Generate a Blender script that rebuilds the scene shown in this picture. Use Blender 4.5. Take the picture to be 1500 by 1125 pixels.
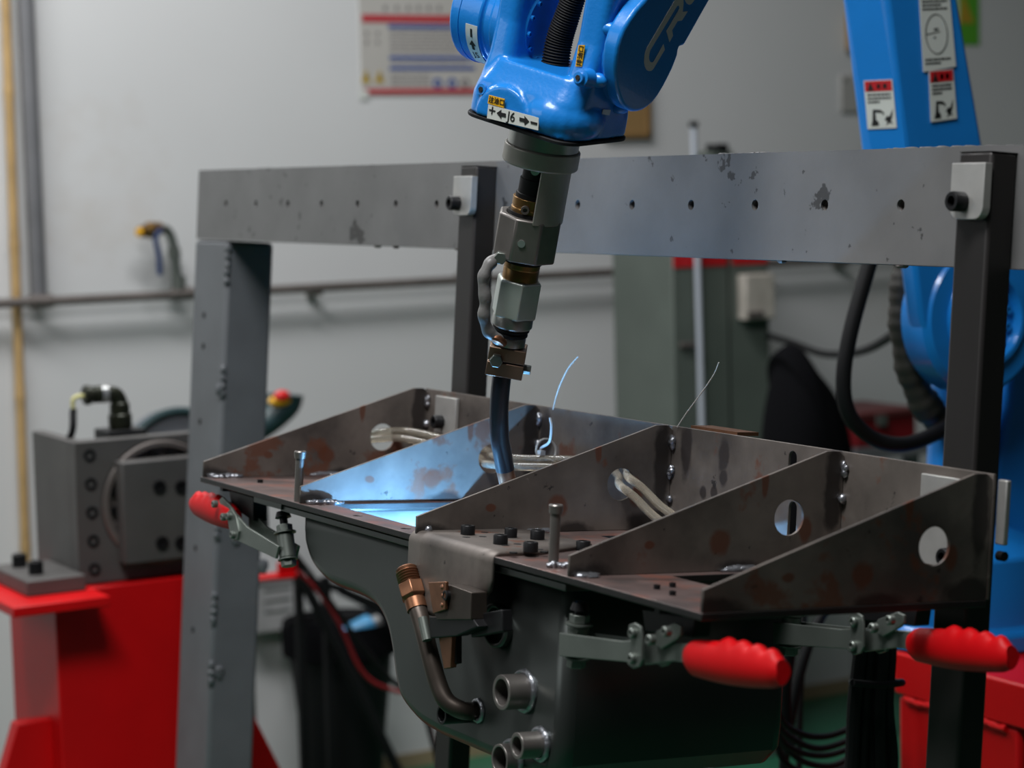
import bpy, bmesh, math, random
from mathutils import Vector, Matrix, noise
from mathutils.geometry import delaunay_2d_cdt

random.seed(7)
for o in list(bpy.data.objects):
    bpy.data.objects.remove(o, do_unlink=True)
scene = bpy.context.scene
COL = scene.collection
V = Vector
R = math.radians

# ------------------------------------------------------------------ camera
F_PX = 3307.4
CAM = V((-1.26892, -1.18573, 1.40057))
CR = V((0.86393683, -0.50298425, -0.02489968))
CU = V((0.06915042, 0.06950892, 0.99518176))
CF = V((0.49883, 0.861496, -0.09483289))
cam_data = bpy.data.cameras.new('camera')
cam = bpy.data.objects.new('camera', cam_data)
COL.objects.link(cam)
cam.matrix_world = Matrix(((CR.x, CU.x, -CF.x, CAM.x), (CR.y, CU.y, -CF.y, CAM.y),
                           (CR.z, CU.z, -CF.z, CAM.z), (0, 0, 0, 1)))
cam_data.sensor_width = 36
cam_data.lens = F_PX / 1500 * 36
cam_data.clip_start = 0.05
cam_data.dof.use_dof = True
cam_data.dof.focus_distance = 2.1
cam_data.dof.aperture_fstop = 5.8
scene.camera = cam

# ------------------------------------------------------------------ world, lights, exposure
world = bpy.data.worlds.new('world')
scene.world = world
world.use_nodes = True
world.node_tree.nodes['Background'].inputs[0].default_value = (0.92, 0.95, 1.0, 1)
world.node_tree.nodes['Background'].inputs[1].default_value = 0.02
scene.view_settings.view_transform = 'Standard'
scene.view_settings.look = 'None'
scene.view_settings.gamma = 1
scene.view_settings.exposure = 0.0
scene.view_settings.use_curve_mapping = False

def area_light(name, loc, target, sx, sy, power, col=(1, 1, 1)):
    d = bpy.data.lights.new(name, 'AREA')
    d.shape = 'RECTANGLE'; d.size = sx; d.size_y = sy; d.energy = power; d.color = col
    o = bpy.data.objects.new(name, d); COL.objects.link(o)
    o.location = loc
    o.rotation_euler = (V(target) - V(loc)).to_track_quat('-Z', 'Y').to_euler()
    return o
area_light('workshop_window_light', (-3.6, 1.8, 2.7), (0.6, 2.4, 1.2), 2.4, 1.4, 16, (0.95, 0.98, 1.0))
area_light('ceiling_lamp_light', (-1.05, 0.1, 3.2), (-0.7, 0.5, 0), 1.2, 0.6, 62, (0.98, 0.99, 1.0))
area_light('ceiling_tube_light', (-0.25, 2.35, 3.2), (-0.1, 2.75, 0), 2.0, 0.3, 66, (0.98, 0.99, 1.0))

# ------------------------------------------------------------------ frames
class Frame:
    def __init__(s, M):
        s.M = M; s.inv = M.inverted()
        s.c = s.inv @ CAM
    def ray(s, x, y):
        d = CF + CR * ((x - 750) / F_PX) - CU * ((y - 562.5) / F_PX)
        return s.inv.to_3x3() @ d
    def on(s, x, y, ax, val):                 # where the sight line meets a plane of this frame
        r = s.ray(x, y)
        return s.c + r * ((val - s.c[ax]) / r[ax])
    def at(s, x, y, depth):
        return s.c + s.ray(x, y) * depth
TH = R(4.7)                                    # the jig is turned a little about its long axis
JIG_O = V((0, 0, 1.36))
WLD = Frame(Matrix.Identity(4))
JIG = Frame(Matrix.Translation(JIG_O) @ Matrix.Rotation(TH, 4, 'Y'))
_W = Matrix(((0.3763, 0.9249, 0.0533), (-0.8822, 0.3753, -0.2842), (-0.2829, 0.0599, 0.9573)))
_q = _W.to_quaternion().to_matrix().to_4x4()
WRI = Frame(Matrix.Translation(V((-0.1819, 0.6153, 1.4409))) @ _q)
YW = 3.4645                                    # the back wall

# ------------------------------------------------------------------ mesh helpers
def catmull(pts, n=6):
    pts = [V(p) for p in pts]
    if len(pts) < 3: return pts
    out = []
    P = [pts[0] * 2 - pts[1]] + pts + [pts[-1] * 2 - pts[-2]]
    for i in range(1, len(P) - 2):
        a, b, c, d = P[i - 1], P[i], P[i + 1], P[i + 2]
        for k in range(n):
            t = k / n
            out.append(0.5 * ((2 * b) + (c - a) * t + (2 * a - 5 * b + 4 * c - d) * t * t + (3 * b - a - 3 * c + d) * t ** 3))
    out.append(pts[-1])
    return out
def basis(d):
    d = d.normalized()
    a = V((0, 0, 1)) if abs(d.z) < 0.9 else V((1, 0, 0))
    x = a.cross(d).normalized()
    return x, d.cross(x), d
def inside(p, poly):
    c = False; n = len(poly)
    for i in range(n):
        a, b = poly[i], poly[(i + 1) % n]
        if (a[1] > p[1]) != (b[1] > p[1]) and p[0] < (b[0] - a[0]) * (p[1] - a[1]) / (b[1] - a[1]) + a[0]:
            c = not c
    return c
def circle2(cx, cy, r, n=24, ry=None):
    ry = ry or r
    return [(cx + r * math.cos(2 * math.pi * k / n), cy + ry * math.sin(2 * math.pi * k / n)) for k in range(n)]
def rrect2(x0, y0, x1, y1, r, n=5):
    out = []
    for cx, cy, a0 in ((x1 - r, y1 - r, 0), (x0 + r, y1 - r, 90), (x0 + r, y0 + r, 180), (x1 - r, y0 + r, 270)):
        for k in range(n + 1):
            a = R(a0 + 90 * k / n); out.append((cx + r * math.cos(a), cy + r * math.sin(a)))
    return out
class MB:
    def __init__(s): s.v = []; s.f = []
    def add(s, vs, fs):
        b = len(s.v); s.v += [V(p) for p in vs]; s.f += [[b + i for i in f] for f in fs]; return s
    def box(s, lo, hi):
        (a, b, c), (d, e, f) = lo, hi
        return s.add([(a, b, c), (d, b, c), (d, e, c), (a, e, c), (a, b, f), (d, b, f), (d, e, f), (a, e, f)],
                     [(0, 3, 2, 1), (4, 5, 6, 7), (0, 1, 5, 4), (1, 2, 6, 5), (2, 3, 7, 6), (3, 0, 4, 7)])
    def prism(s, pts, d):
        pts = [V(p) for p in pts]; d = V(d); n = len(pts)
        return s.add(pts + [p + d for p in pts],
                     [list(range(n))[::-1], list(range(n, 2 * n))] + [(i, (i + 1) % n, n + (i + 1) % n, n + i) for i in range(n)])
    def holed(s, outline, holes, fn, t0, t1):     # flat plate with through holes; fn(a, b, t) -> point
        loops = [list(outline)] + [list(h) for h in holes]
        vs = []; es = []
        for L in loops:
            b = len(vs); vs += [V(p) for p in L]; es += [(b + i, b + (i + 1) % len(L)) for i in range(len(L))]
        co, ed, fa, *_ = delaunay_2d_cdt(vs, es, [], 0, 1e-7)
        keep = []
        for f in fa:
            c = (sum(co[i][0] for i in f) / len(f), sum(co[i][1] for i in f) / len(f))
            if inside(c, loops[0]) and not any(inside(c, h) for h in loops[1:]): keep.append(f)
        n = len(co)
        fs = [list(f) for f in keep] + [[n + i for i in f][::-1] for f in keep]
        cnt = {}
        for f in keep:
            for i in range(len(f)):
                e = (f[i], f[(i + 1) % len(f)]); k = tuple(sorted(e))
                cnt.setdefault(k, []).append(e)
        for k, e in cnt.items():
            if len(e) == 1:
                a, b = e[0]; fs.append([b, a, n + a, n + b])
        return s.add([fn(p[0], p[1], t0) for p in co] + [fn(p[0], p[1], t1) for p in co], fs)
    def cyl(s, p0, p1, r0, r1=None, n=20):
        r1 = r0 if r1 is None else r1
        return s.lathe(p0, V(p1) - V(p0), [(0, r0), ((V(p1) - V(p0)).length, r1)], n)
    def lathe(s, p0, d, prof, n=24, close=True, phase=0):
        p0 = V(p0); x, y, z = basis(V(d))
        vs = []; fs = []
        for (t, r) in prof:
            for k in range(n):
                a = 2 * math.pi * k / n + phase
                vs.append(p0 + z * t + (x * math.cos(a) + y * math.sin(a)) * r)
        m = len(prof)
        for i in range(m - 1):
            for k in range(n):
                k2 = (k + 1) % n
                fs.append((i * n + k, i * n + k2, (i + 1) * n + k2, (i + 1) * n + k))
        if close:
            fs.append(list(range(n))[::-1]); fs.append([(m - 1) * n + k for k in range(n)])
        return s.add(vs, fs)
    def pipe(s, p0, p1, ro, ri, n=28):            # hollow tube
        L = (V(p1) - V(p0)).length
        p0v = V(p0); x, y, z = basis(V(p1) - V(p0)); vs = []; fs = []
        for (t, r) in ((0, ro), (L, ro), (L, ri), (0, ri)):
            for k in range(n):
                a = 2 * math.pi * k / n
                vs.append(p0v + z * t + (x * math.cos(a) + y * math.sin(a)) * r)
        for i in range(4):
            for k in range(n):
                k2 = (k + 1) % n; i2 = (i + 1) % 4
                fs.append((i * n + k, i * n + k2, i2 * n + k2, i2 * n + k))
        return s.add(vs, fs)
    def path(s, pts, r, n=10, sub=6, radii=None):
        P = catmull(pts, sub) if sub else [V(p) for p in pts]
        m = len(P); vs = []; fs = []
        up = None
        for i, p in enumerate(P):
            t = (P[min(i + 1, m - 1)] - P[max(i - 1, 0)]).normalized()
            if up is None: up = basis(t)[0]
            up = (up - t * up.dot(t)).normalized(); w = t.cross(up)
            rr = r if radii is None else radii(i / (m - 1), i)
            for k in range(n):
                a = 2 * math.pi * k / n
                vs.append(p + (up * math.cos(a) + w * math.sin(a)) * rr)
        for i in range(m - 1):
            for k in range(n):
                k2 = (k + 1) % n
                fs.append((i * n + k, i * n + k2, (i + 1) * n + k2, (i + 1) * n + k))
        fs.append(list(range(n))[::-1]); fs.append([(m - 1) * n + k for k in range(n)])
        return s.add(vs, fs)
    def ball(s, c, r, n=10, m=7, jit=0.0):
        c = V(c); r = V(r) if hasattr(r, '__len__') else V((r, r, r))
        vs = [c + V((0, 0, r.z))]; fs = []
        for i in range(1, m):
            a = math.pi * i / m
            for k in range(n):
                b = 2 * math.pi * k / n; j = 1 + random.uniform(-jit, jit)
                vs.append(c + V((r.x * math.sin(a) * math.cos(b) * j, r.y * math.sin(a) * math.sin(b) * j, r.z * math.cos(a) * j)))
        vs.append(c - V((0, 0, r.z))); L = len(vs) - 1
        for k in range(n):
            k2 = (k + 1) % n
            fs.append((0, 1 + k, 1 + k2)); fs.append((L, L - n + k2, L - n + k))
            for i in range(m - 2):
                a = 1 + i * n
                fs.append((a + k, a + n + k, a + n + k2, a + k2))
        return s.add(vs, fs)
    def loft(s, rings):
        n = len(rings[0]); m = len(rings); vs = [p for r_ in rings for p in r_]; fs = []
        for i in range(m - 1):
            for k in range(n):
                k2 = (k + 1) % n
                fs.append((i * n + k, i * n + k2, (i + 1) * n + k2, (i + 1) * n + k))
        fs.append(list(range(n))[::-1]); fs.append([(m - 1) * n + k for k in range(n)])
        return s.add(vs, fs)

BASE = {}
def finish(me, smooth):
    bm = bmesh.new(); bm.from_mesh(me); bmesh.ops.recalc_face_normals(bm, faces=bm.faces[:]); bm.to_mesh(me); bm.free()
    if smooth:
        for p in me.polygons: p.use_smooth = True
        me.set_sharp_from_angle(angle=R(smooth))
def mesh_obj(name, mb, m, base, smooth=35):
    me = bpy.data.meshes.new(name)
    me.from_pydata([tuple(p - base) for p in mb.v], [], mb.f)
    me.validate()
    finish(me, smooth)
    me.materials.append(m)
    o = bpy.data.objects.new(name, me); COL.objects.link(o)
    return o
def bevel(o, w, seg=2, ang=35):
    b = o.modifiers.new('bevel', 'BEVEL'); b.width = w; b.segments = seg; b.limit_method = 'ANGLE'; b.angle_limit = R(ang)
    b.harden_normals = False
    return o
def cast(o, vox, it=6):                           # one blended casting
    r = o.modifiers.new('remesh', 'REMESH'); r.mode = 'VOXEL'; r.voxel_size = vox; r.use_smooth_shade = True
    s = o.modifiers.new('smooth', 'SMOOTH'); s.factor = 0.5; s.iterations = it
    return o
def tag(o, label, cat, group=None, kind=None):
    if label: o['label'] = label
    if cat: o['category'] = cat
    if group: o['group'] = group
    if kind: o['kind'] = kind
    return o
def thing(name, label, cat, fr, base, group=None):
    o = bpy.data.objects.new(name, None); COL.objects.link(o)
    o.empty_display_size = 0.05
    base = V(base)
    o.matrix_world = fr.M @ Matrix.Translation(base)
    BASE[o] = base
    return tag(o, label, cat, group)
def part(name, mb, m, parent, smooth=35, bev=None, label=None):
    o = mesh_obj(name, mb, m, BASE[parent], smooth)
    o.parent = parent; BASE[o] = BASE[parent]
    if bev: bevel(o, bev)
    if label: o['label'] = label
    return o
def single(name, label, cat, fr, base, mb, m, group=None, smooth=35, bev=None):
    base = V(base)
    o = mesh_obj(name, mb, m, base, smooth)
    o.matrix_world = fr.M @ Matrix.Translation(base); BASE[o] = base
    if bev: bevel(o, bev)
    return tag(o, label, cat, group)
def copy_part(src, parent, offset):
    c = src.copy(); COL.objects.link(c); c.parent = parent
    c.location = V(offset); BASE[c] = BASE[parent]
    return c
def struct(name, mb, m, smooth=0, bev=None):
    o = mesh_obj(name, mb, m, V((0, 0, 0)), smooth); o['kind'] = 'structure'; BASE[o] = V((0, 0, 0))
    if bev: bevel(o, bev)
    return o
def text_mesh(body, size, depth=0.0004, align='CENTER', shear=0.0, bold=0.0):
    cu = bpy.data.curves.new('lettering', 'FONT'); cu.body = body; cu.size = size; cu.extrude = depth
    cu.align_x = align; cu.align_y = 'CENTER'; cu.shear = shear; cu.offset = bold
    ob = bpy.data.objects.new('lettering', cu); COL.objects.link(ob)
    bpy.context.view_layer.update()
    dg = bpy.context.evaluated_depsgraph_get()
    me = bpy.data.meshes.new_from_object(ob.evaluated_get(dg))
    vs = [v.co.copy() for v in me.vertices]; fs = [list(p.vertices) for p in me.polygons]
    bpy.data.objects.remove(ob, do_unlink=True); bpy.data.curves.remove(cu); bpy.data.meshes.remove(me)
    return vs, fs
def lettering(parent, body, size, m, origin, ax, ay, name='lettering', **kw):
    vs, fs = text_mesh(body, size, **kw)
    ax, ay = V(ax).normalized(), V(ay).normalized(); az = ax.cross(ay)
    mb = MB().add([V(origin) + ax * p.x + ay * p.y + az * p.z for p in vs], fs)
    return part(name, mb, m, parent, smooth=0)

# ------------------------------------------------------------------ materials
def srgb(r, g, b):
    f = lambda c: (c / 255) / 12.92 if c <= 10 else (((c / 255) + 0.055) / 1.055) ** 2.4
    return (f(r), f(g), f(b), 1)
def mat(name, col, rough=0.5, metal=0.0, var=0.0, scale=20.0, bump=0.0, bscale=200.0, spots=None, spec=0.5, coat=0.0, stretch=None):
    m = bpy.data.materials.new(name); m.use_nodes = True
    nt = m.node_tree; N = nt.nodes; L = nt.links; b = N['Principled BSDF']
    b.inputs['Roughness'].default_value = rough; b.inputs['Metallic'].default_value = metal
    b.inputs['Specular IOR Level'].default_value = spec
    b.inputs['Coat Weight'].default_value = coat
    tc = N.new('ShaderNodeTexCoord')
    co = tc.outputs['Object']
    if stretch:
        mp = N.new('ShaderNodeMapping'); mp.inputs['Scale'].default_value = stretch
        L.new(co, mp.inputs[0]); co = mp.outputs[0]
    out = None
    if var or spots:
        n = N.new('ShaderNodeTexNoise'); n.inputs['Scale'].default_value = scale; n.inputs['Detail'].default_value = 6
        L.new(co, n.inputs['Vector'])
        r = N.new('ShaderNodeValToRGB'); r.color_ramp.elements[0].position = 0.3; r.color_ramp.elements[1].position = 0.7
        r.color_ramp.elements[0].color = tuple(c * (1 - var) for c in col[:3]) + (1,)
        r.color_ramp.elements[1].color = tuple(min(1, c * (1 + var)) for c in col[:3]) + (1,)
        L.new(n.outputs[0], r.inputs[0]); out = r.outputs[0]
        for i, (sc, lo, hi, c2, strength) in enumerate(spots or []):
            n2 = N.new('ShaderNodeTexNoise'); n2.inputs['Scale'].default_value = sc; n2.inputs['Detail'].default_value = 5
            n2.inputs['Roughness'].default_value = 0.6
            mp2 = N.new('ShaderNodeMapping'); mp2.inputs['Location'].default_value = (3.1 * i + 1, 1.7 * i, 0.4)
            L.new(co, mp2.inputs[0]); L.new(mp2.outputs[0], n2.inputs['Vector'])
            r2 = N.new('ShaderNodeMapRange'); r2.inputs[1].default_value = lo; r2.inputs[2].default_value = hi
            r2.inputs[3].default_value = 0; r2.inputs[4].default_value = strength; r2.clamp = True
            L.new(n2.outputs[0], r2.inputs[0])
            mx = N.new('ShaderNodeMix'); mx.data_type = 'RGBA'; mx.inputs[7].default_value = c2
            L.new(r2.outputs[0], mx.inputs[0]); L.new(out, mx.inputs[6]); out = mx.outputs[2]
        L.new(out, b.inputs['Base Color'])
    else:
        b.inputs['Base Color'].default_value = col
    if bump:
        n3 = N.new('ShaderNodeTexNoise'); n3.inputs['Scale'].default_value = bscale; n3.inputs['Detail'].default_value = 3
        L.new(co, n3.inputs['Vector'])
        bp = N.new('ShaderNodeBump'); bp.inputs['Strength'].default_value = bump; bp.inputs['Distance'].default_value = 0.002
        L.new(n3.outputs[0], bp.inputs['Height']); L.new(bp.outputs[0], b.inputs['Normal'])
    return m
M = {}
M['wall'] = mat('painted_plaster', (0.60, 0.60, 0.60, 1), 0.9, 0, 0.04, 1.5, 0.1, 60,
                spots=[(2.2, 0.60, 0.72, (0.50, 0.46, 0.42, 1), 0.5)])
M['floor'] = mat('green_floor_paint', (0.02, 0.13, 0.07, 1), 0.35, 0, 0.2, 3)
M['grey'] = mat('grey_paint', (0.125, 0.132, 0.142, 1), 0.5, 0, 0.10, 14, 0.05, 90,
                spots=[(9, 0.66, 0.70, (0.20, 0.19, 0.18, 1), 0.5)])
M['grey_worn'] = mat('worn_grey_paint', (0.140, 0.138, 0.137, 1), 0.5, 0, 0.12, 12, 0.08, 90,
                     spots=[(45, 0.655, 0.675, (0.03, 0.028, 0.027, 1), 0.85), (15, 0.655, 0.67, (0.03, 0.028, 0.027, 1), 0.9), (5, 0.6, 0.8, (0.10, 0.10, 0.105, 1), 0.6)])
M['tube'] = mat('mill_scale_steel', (0.034, 0.031, 0.030, 1), 0.42, 0.45, 0.15, 12, 0.03, 150,
                spots=[(30, 0.72, 0.74, (0.16, 0.14, 0.13, 1), 0.7)], stretch=(1, 1, 0.2))
M['steel'] = mat('raw_plate_steel', (0.150, 0.128, 0.113, 1), 0.5, 0.35, 0.3, 18, 0.06, 140,
                 spots=[(7, 0.50, 0.68, (0.050, 0.043, 0.040, 1), 0.8), (19, 0.595, 0.655, (0.15, 0.048, 0.022, 1), 0.7), (55, 0.66, 0.70, (0.018, 0.016, 0.016, 1), 0.85), (38, 0.70, 0.74, (0.24, 0.21, 0.19, 1), 0.6)])
M['plate'] = mat('scuffed_base_plate', (0.150, 0.103, 0.094, 1), 0.42, 0.4, 0.3, 16, 0.04, 120,
                 spots=[(22, 0.52, 0.64, (0.27, 0.10, 0.07, 1), 0.7), (10, 0.50, 0.66, (0.055, 0.048, 0.046, 1), 0.8)])
M['inside'] = mat('arc_lit_pan_inside', (0.52, 0.53, 0.54, 1), 0.4, 0.3, 0.15, 30)  # arc glare put into the colour: paler than the pan's outer steel
M['darkpipe'] = mat('heat_darkened_pipe', (0.075, 0.060, 0.050, 1), 0.42, 0.7, 0.25, 30)
M['nickel'] = mat('nickel_plated_nut', (0.52, 0.56, 0.52, 1), 0.36, 0.6, 0.06, 40)
M['wire'] = mat('steel_wire', (0.62, 0.60, 0.56, 1), 0.5, 0.3)
M['edge'] = mat('oxidised_plate_edge', (0.020, 0.019, 0.019, 1), 0.45, 0.4, 0.2, 40)
M['pan'] = mat('pressed_pan_steel', (0.085, 0.094, 0.089, 1), 0.34, 0.75, 0.12, 5, 0.02, 100,
               spots=[(14, 0.66, 0.74, (0.05, 0.045, 0.04, 1), 0.6)])
M['bright'] = mat('machined_aluminium', (0.50, 0.49, 0.47, 1), 0.42, 0.6, 0.06, 60)
M['black'] = mat('black_oxide', (0.012, 0.012, 0.013, 1), 0.42, 0.3, spec=0.35)
M['rubber'] = mat('black_rubber', (0.007, 0.007, 0.008, 1), 0.6, spec=0.25)
M['socket'] = mat('socket_shadow', (0.004, 0.004, 0.004, 1), 0.8)
M['zinc'] = mat('zinc_plated_steel', (0.19, 0.21, 0.19, 1), 0.40, 0.7, 0.10, 30)
M['weld'] = mat('weld_bead', (0.36, 0.37, 0.40, 1), 0.3, 0.85, 0.2, 200, 0.3, 400)
M['copper'] = mat('copper_plated_steel', (0.26, 0.12, 0.065, 1), 0.38, 0.85, 0.2, 60)
M['nozzle'] = mat('copper_nozzle', (0.36, 0.17, 0.10, 1), 0.35, 0.85, 0.15, 60)
M['bronze'] = mat('brass_collar', (0.30, 0.17, 0.06, 1), 0.35, 0.9, 0.15, 40)
M['clampblk'] = mat('bronze_clamp', (0.20, 0.13, 0.09, 1), 0.4, 0.8, 0.12, 40)
M['blue'] = mat('blue_robot_paint', (0.010, 0.205, 0.63, 1), 0.28, 0.0, 0.06, 10, 0.10, 260, coat=0.3,
                spots=[(6, 0.66, 0.75, (0.02, 0.11, 0.33, 1), 0.35)])
M['red'] = mat('red_paint', (0.60, 0.003, 0.005, 1), 0.40, 0.0, 0.08, 8, 0.03, 60, spec=0.3)
M['grip'] = mat('red_vinyl_grip', (0.60, 0.003, 0.006, 1), 0.45, 0.0, 0.06, 30, 0.05, 150, spec=0.2)
M['gear'] = mat('gearbox_steel', (0.105, 0.100, 0.096, 1), 0.55, 0.35, 0.10, 14)
M['cast'] = mat('torch_mount_alloy', (0.36, 0.345, 0.31, 1), 0.45, 0.5, 0.10, 30, 0.05, 300)
M['flange'] = mat('ground_flange_steel', (0.36, 0.37, 0.35, 1), 0.3, 0.9, 0.05, 40)
M['dirtysteel'] = mat('dirty_block_steel', (0.23, 0.21, 0.195, 1), 0.38, 0.75, 0.15, 40)
M['neck'] = mat('black_neck_sleeve', (0.010, 0.013, 0.020, 1), 0.30, 0.0, coat=0.3)
M['cable'] = mat('grey_cable_sleeve', (0.16, 0.155, 0.15, 1), 0.4, 0.0, 0.15, 60, 0.3, 120)
M['white'] = mat('white_label', (0.62, 0.64, 0.60, 1), 0.4)
M['yellow'] = mat('yellow_label', (0.80, 0.42, 0.01, 1), 0.4)
M['ink'] = mat('black_ink', (0.008, 0.008, 0.008, 1), 0.6)
M['silver'] = mat('silver_lettering', (0.62, 0.62, 0.61, 1), 0.4, 0.2)
M['labelred'] = mat('label_red', (0.50, 0.01, 0.015, 1), 0.5)
M['greenlabel'] = mat('green_card', (0.10, 0.38, 0.03, 1), 0.5)
M['olive'] = mat('olive_connector', (0.022, 0.024, 0.014, 1), 0.38, 0.4)
M['silvertip'] = mat('bright_connector', (0.6, 0.6, 0.6, 1), 0.3, 0.8)
M['wireyel'] = mat('yellow_wire', (0.62, 0.58, 0.25, 1), 0.5)
M['bamboo'] = mat('bamboo', (0.46, 0.30, 0.13, 1), 0.5, 0, 0.2, 10)
M['pipe'] = mat('weathered_pipe', (0.15, 0.13, 0.12, 1), 0.5, 0.4, 0.25, 8)
M['galv'] = mat('galvanised_pipe', (0.20, 0.20, 0.21, 1), 0.45, 0.4, 0.15, 8)
M['poster'] = mat('poster_paper', (0.47, 0.45, 0.42, 1), 0.4, 0, 0.03, 6)
M['pred'] = mat('poster_red', (0.44, 0.05, 0.06, 1), 0.5)
M['pblue'] = mat('poster_blue', (0.045, 0.09, 0.28, 1), 0.5)
M['pyel'] = mat('poster_yellow', (0.45, 0.30, 0.03, 1), 0.5)
M['pink'] = mat('poster_print', (0.22, 0.20, 0.20, 1), 0.6)
M['board'] = mat('brown_board', (0.30, 0.18, 0.07, 1), 0.6, 0, 0.1, 10)
M['cabinet'] = mat('grey_green_cabinet', (0.105, 0.125, 0.108, 1), 0.5, 0, 0.08, 8)
M['conduit'] = mat('white_conduit', (0.45, 0.48, 0.54, 1), 0.4)
M['switchw'] = mat('old_white_plastic', (0.46, 0.42, 0.37, 1), 0.5, 0, 0.15, 25)
M['bag'] = mat('black_cloth', (0.004, 0.004, 0.005, 1), 0.9, 0, 0, 20, 0.5, 14, spec=0.08)
M['sleeve'] = mat('crumpled_sleeve', (0.030, 0.027, 0.022, 1), 0.6, 0, 0.3, 30, 0.6, 50)
M['sawgreen'] = mat('saw_housing', (0.022, 0.050, 0.055, 1), 0.4)
M['sawgrey'] = mat('saw_guard', (0.16, 0.17, 0.19, 1), 0.5)
M['redbtn'] = mat('red_switch', (0.7, 0.02, 0.02, 1), 0.4)
M['bluecloth'] = mat('blue_plastic', (0.08, 0.36, 0.66, 1), 0.35)
M['lever'] = mat('blue_lever', (0.015, 0.035, 0.11, 1), 0.4)
M['tie'] = mat('white_nylon', (0.40, 0.40, 0.39, 1), 0.45)
M['redcable'] = mat('red_cable', (0.35, 0.012, 0.02, 1), 0.45)
M['boxw'] = mat('pale_carton', (0.40, 0.40, 0.40, 1), 0.7, 0, 0.12, 30)
def stain(m_, ax, blobs, col, strength=0.85):       # scorch and rust marks with shapes of their own, fixed to the plate
    nt = m_.node_tree; N = nt.nodes; L = nt.links; b = N['Principled BSDF']
    src = b.inputs['Base Color'].links[0].from_socket
    tc = N.new('ShaderNodeTexCoord'); sx = N.new('ShaderNodeSeparateXYZ'); L.new(tc.outputs['Object'], sx.inputs[0])
    nz = N.new('ShaderNodeTexNoise'); nz.inputs['Scale'].default_value = 60; nz.inputs['Detail'].default_value = 4
    L.new(tc.outputs['Object'], nz.inputs['Vector'])
    def mth(op, a, b_=None):
        n = N.new('ShaderNodeMath'); n.operation = op
        for i, q in enumerate((a, b_)):
            if q is None: continue
            if isinstance(q, (int, float)): n.inputs[i].default_value = q
            else: L.new(q, n.inputs[i])
        return n.outputs[0]
    acc = None
    for (ca, cz, ra, rz) in blobs:
        da = mth('DIVIDE', mth('SUBTRACT', sx.outputs[ax], ca), ra); dz = mth('DIVIDE', mth('SUBTRACT', sx.outputs[2], cz), rz)
        d = mth('SQRT', mth('ADD', mth('MULTIPLY', da, da), mth('MULTIPLY', dz, dz)))
        d = mth('ADD', d, mth('MULTIPLY', nz.outputs[0], 0.9))
        r = N.new('ShaderNodeMapRange'); r.inputs[1].default_value = 1.15; r.inputs[2].default_value = 1.5; r.inputs[3].default_value = strength; r.inputs[4].default_value = 0
        L.new(d, r.inputs[0])
        acc = r.outputs[0] if acc is None else mth('MAXIMUM', acc, r.outputs[0])
    mx = N.new('ShaderNodeMix'); mx.data_type = 'RGBA'; mx.inputs[7].default_value = col
    L.new(acc, mx.inputs[0]); L.new(src, mx.inputs[6]); L.new(mx.outputs[2], b.inputs['Base Color'])
M['rib'] = M['steel'].copy(); M['rib'].name = 'scorched_rib_steel'
stain(M['rib'], 0, [(-0.125, 0.004, 0.030, 0.014), (0.030, 0.004, 0.026, 0.013), (0.128, 0.075, 0.010, 0.050), (0.118, 0.012, 0.030, 0.014)], (0.022, 0.018, 0.017, 1))
stain(M['rib'], 0, [(0.012, 0.030, 0.012, 0.012), (0.055, 0.082, 0.004, 0.014), (-0.060, 0.030, 0.006, 0.004), (0.100, 0.040, 0.008, 0.012)], (0.13, 0.038, 0.016, 1), 0.75)
M['backpl'] = M['steel'].copy(); M['backpl'].name = 'heat_marked_back_plate'
m = bpy.data.materials.new('clear_hose'); m.use_nodes = True; M['hose'] = m
_b = m.node_tree.nodes['Principled BSDF']
_b.inputs['Base Color'].default_value = (0.62, 0.56, 0.46, 1); _b.inputs['Roughness'].default_value = 0.14
_b.inputs['Transmission Weight'].default_value = 0.8; _b.inputs['IOR'].default_value = 1.4

# ================================================================== SETTING
w = struct('wall_back', MB().box((-2.5, YW, 0), (5.5, YW + 0.15, 4.2)), M['wall'])
f_ = struct('floor', MB().box((-4.5, -3.5, -0.1), (5.5, YW + 0.15, 0)), M['floor'])
b_ = struct('baseboard_back', MB().box((-2.5, YW - 0.004, 0.0), (5.5, YW + 0.001, 0.035)), mat('dusty_skirting', (0.30, 0.24, 0.14, 1), 0.8))

def wp(x, y, off=0.0): return WLD.on(x, y, 1, YW - off)

# ------------------------------------------------------------------ wall pipes
zp = 1.148
pts = [(-0.6, YW - 0.045, zp + 0.004), (0.6, YW - 0.045, zp - 0.002), (1.9, YW - 0.045, zp - 0.002), (3.4, YW - 0.045, zp)]
t = thing('wall_pipe', 'weathered horizontal pipe running the length of the white wall', 'pipe', WLD, (-0.6, YW - 0.045, zp))
part('tube', MB().path(pts, 0.0105, 14, 3), M['pipe'], t)
for x in (0.258, 0.575, 1.28):
    part('coupling', MB().cyl((x - 0.025, YW - 0.045, zp), (x + 0.025, YW - 0.045, zp), 0.0145), M['pipe'], t, bev=0.002)
for x in (-0.2, 0.9, 2.4):
    part('clip', MB().box((x - 0.01, YW - 0.05, zp - 0.02), (x + 0.01, YW, zp - 0.0105)), M['pipe'], t)
x0 = 0.258
t = thing('vertical_pipe', 'grey vertical pipe rising up the wall beside the bamboo pole', 'pipe', WLD, (x0, YW - 0.03, zp))
part('tube', MB().cyl((x0, YW - 0.03, zp + 0.012), (x0, YW - 0.03, 2.9), 0.0175), M['galv'], t)
part('joint', MB().cyl((x0, YW - 0.03, zp + 0.01), (x0, YW - 0.03, zp + 0.10), 0.0135), M['silvertip'], t)
bm0, bm1 = WLD.on(8, 0, 1, YW - 0.016), WLD.on(38, 820, 1, YW - 0.016)
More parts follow.
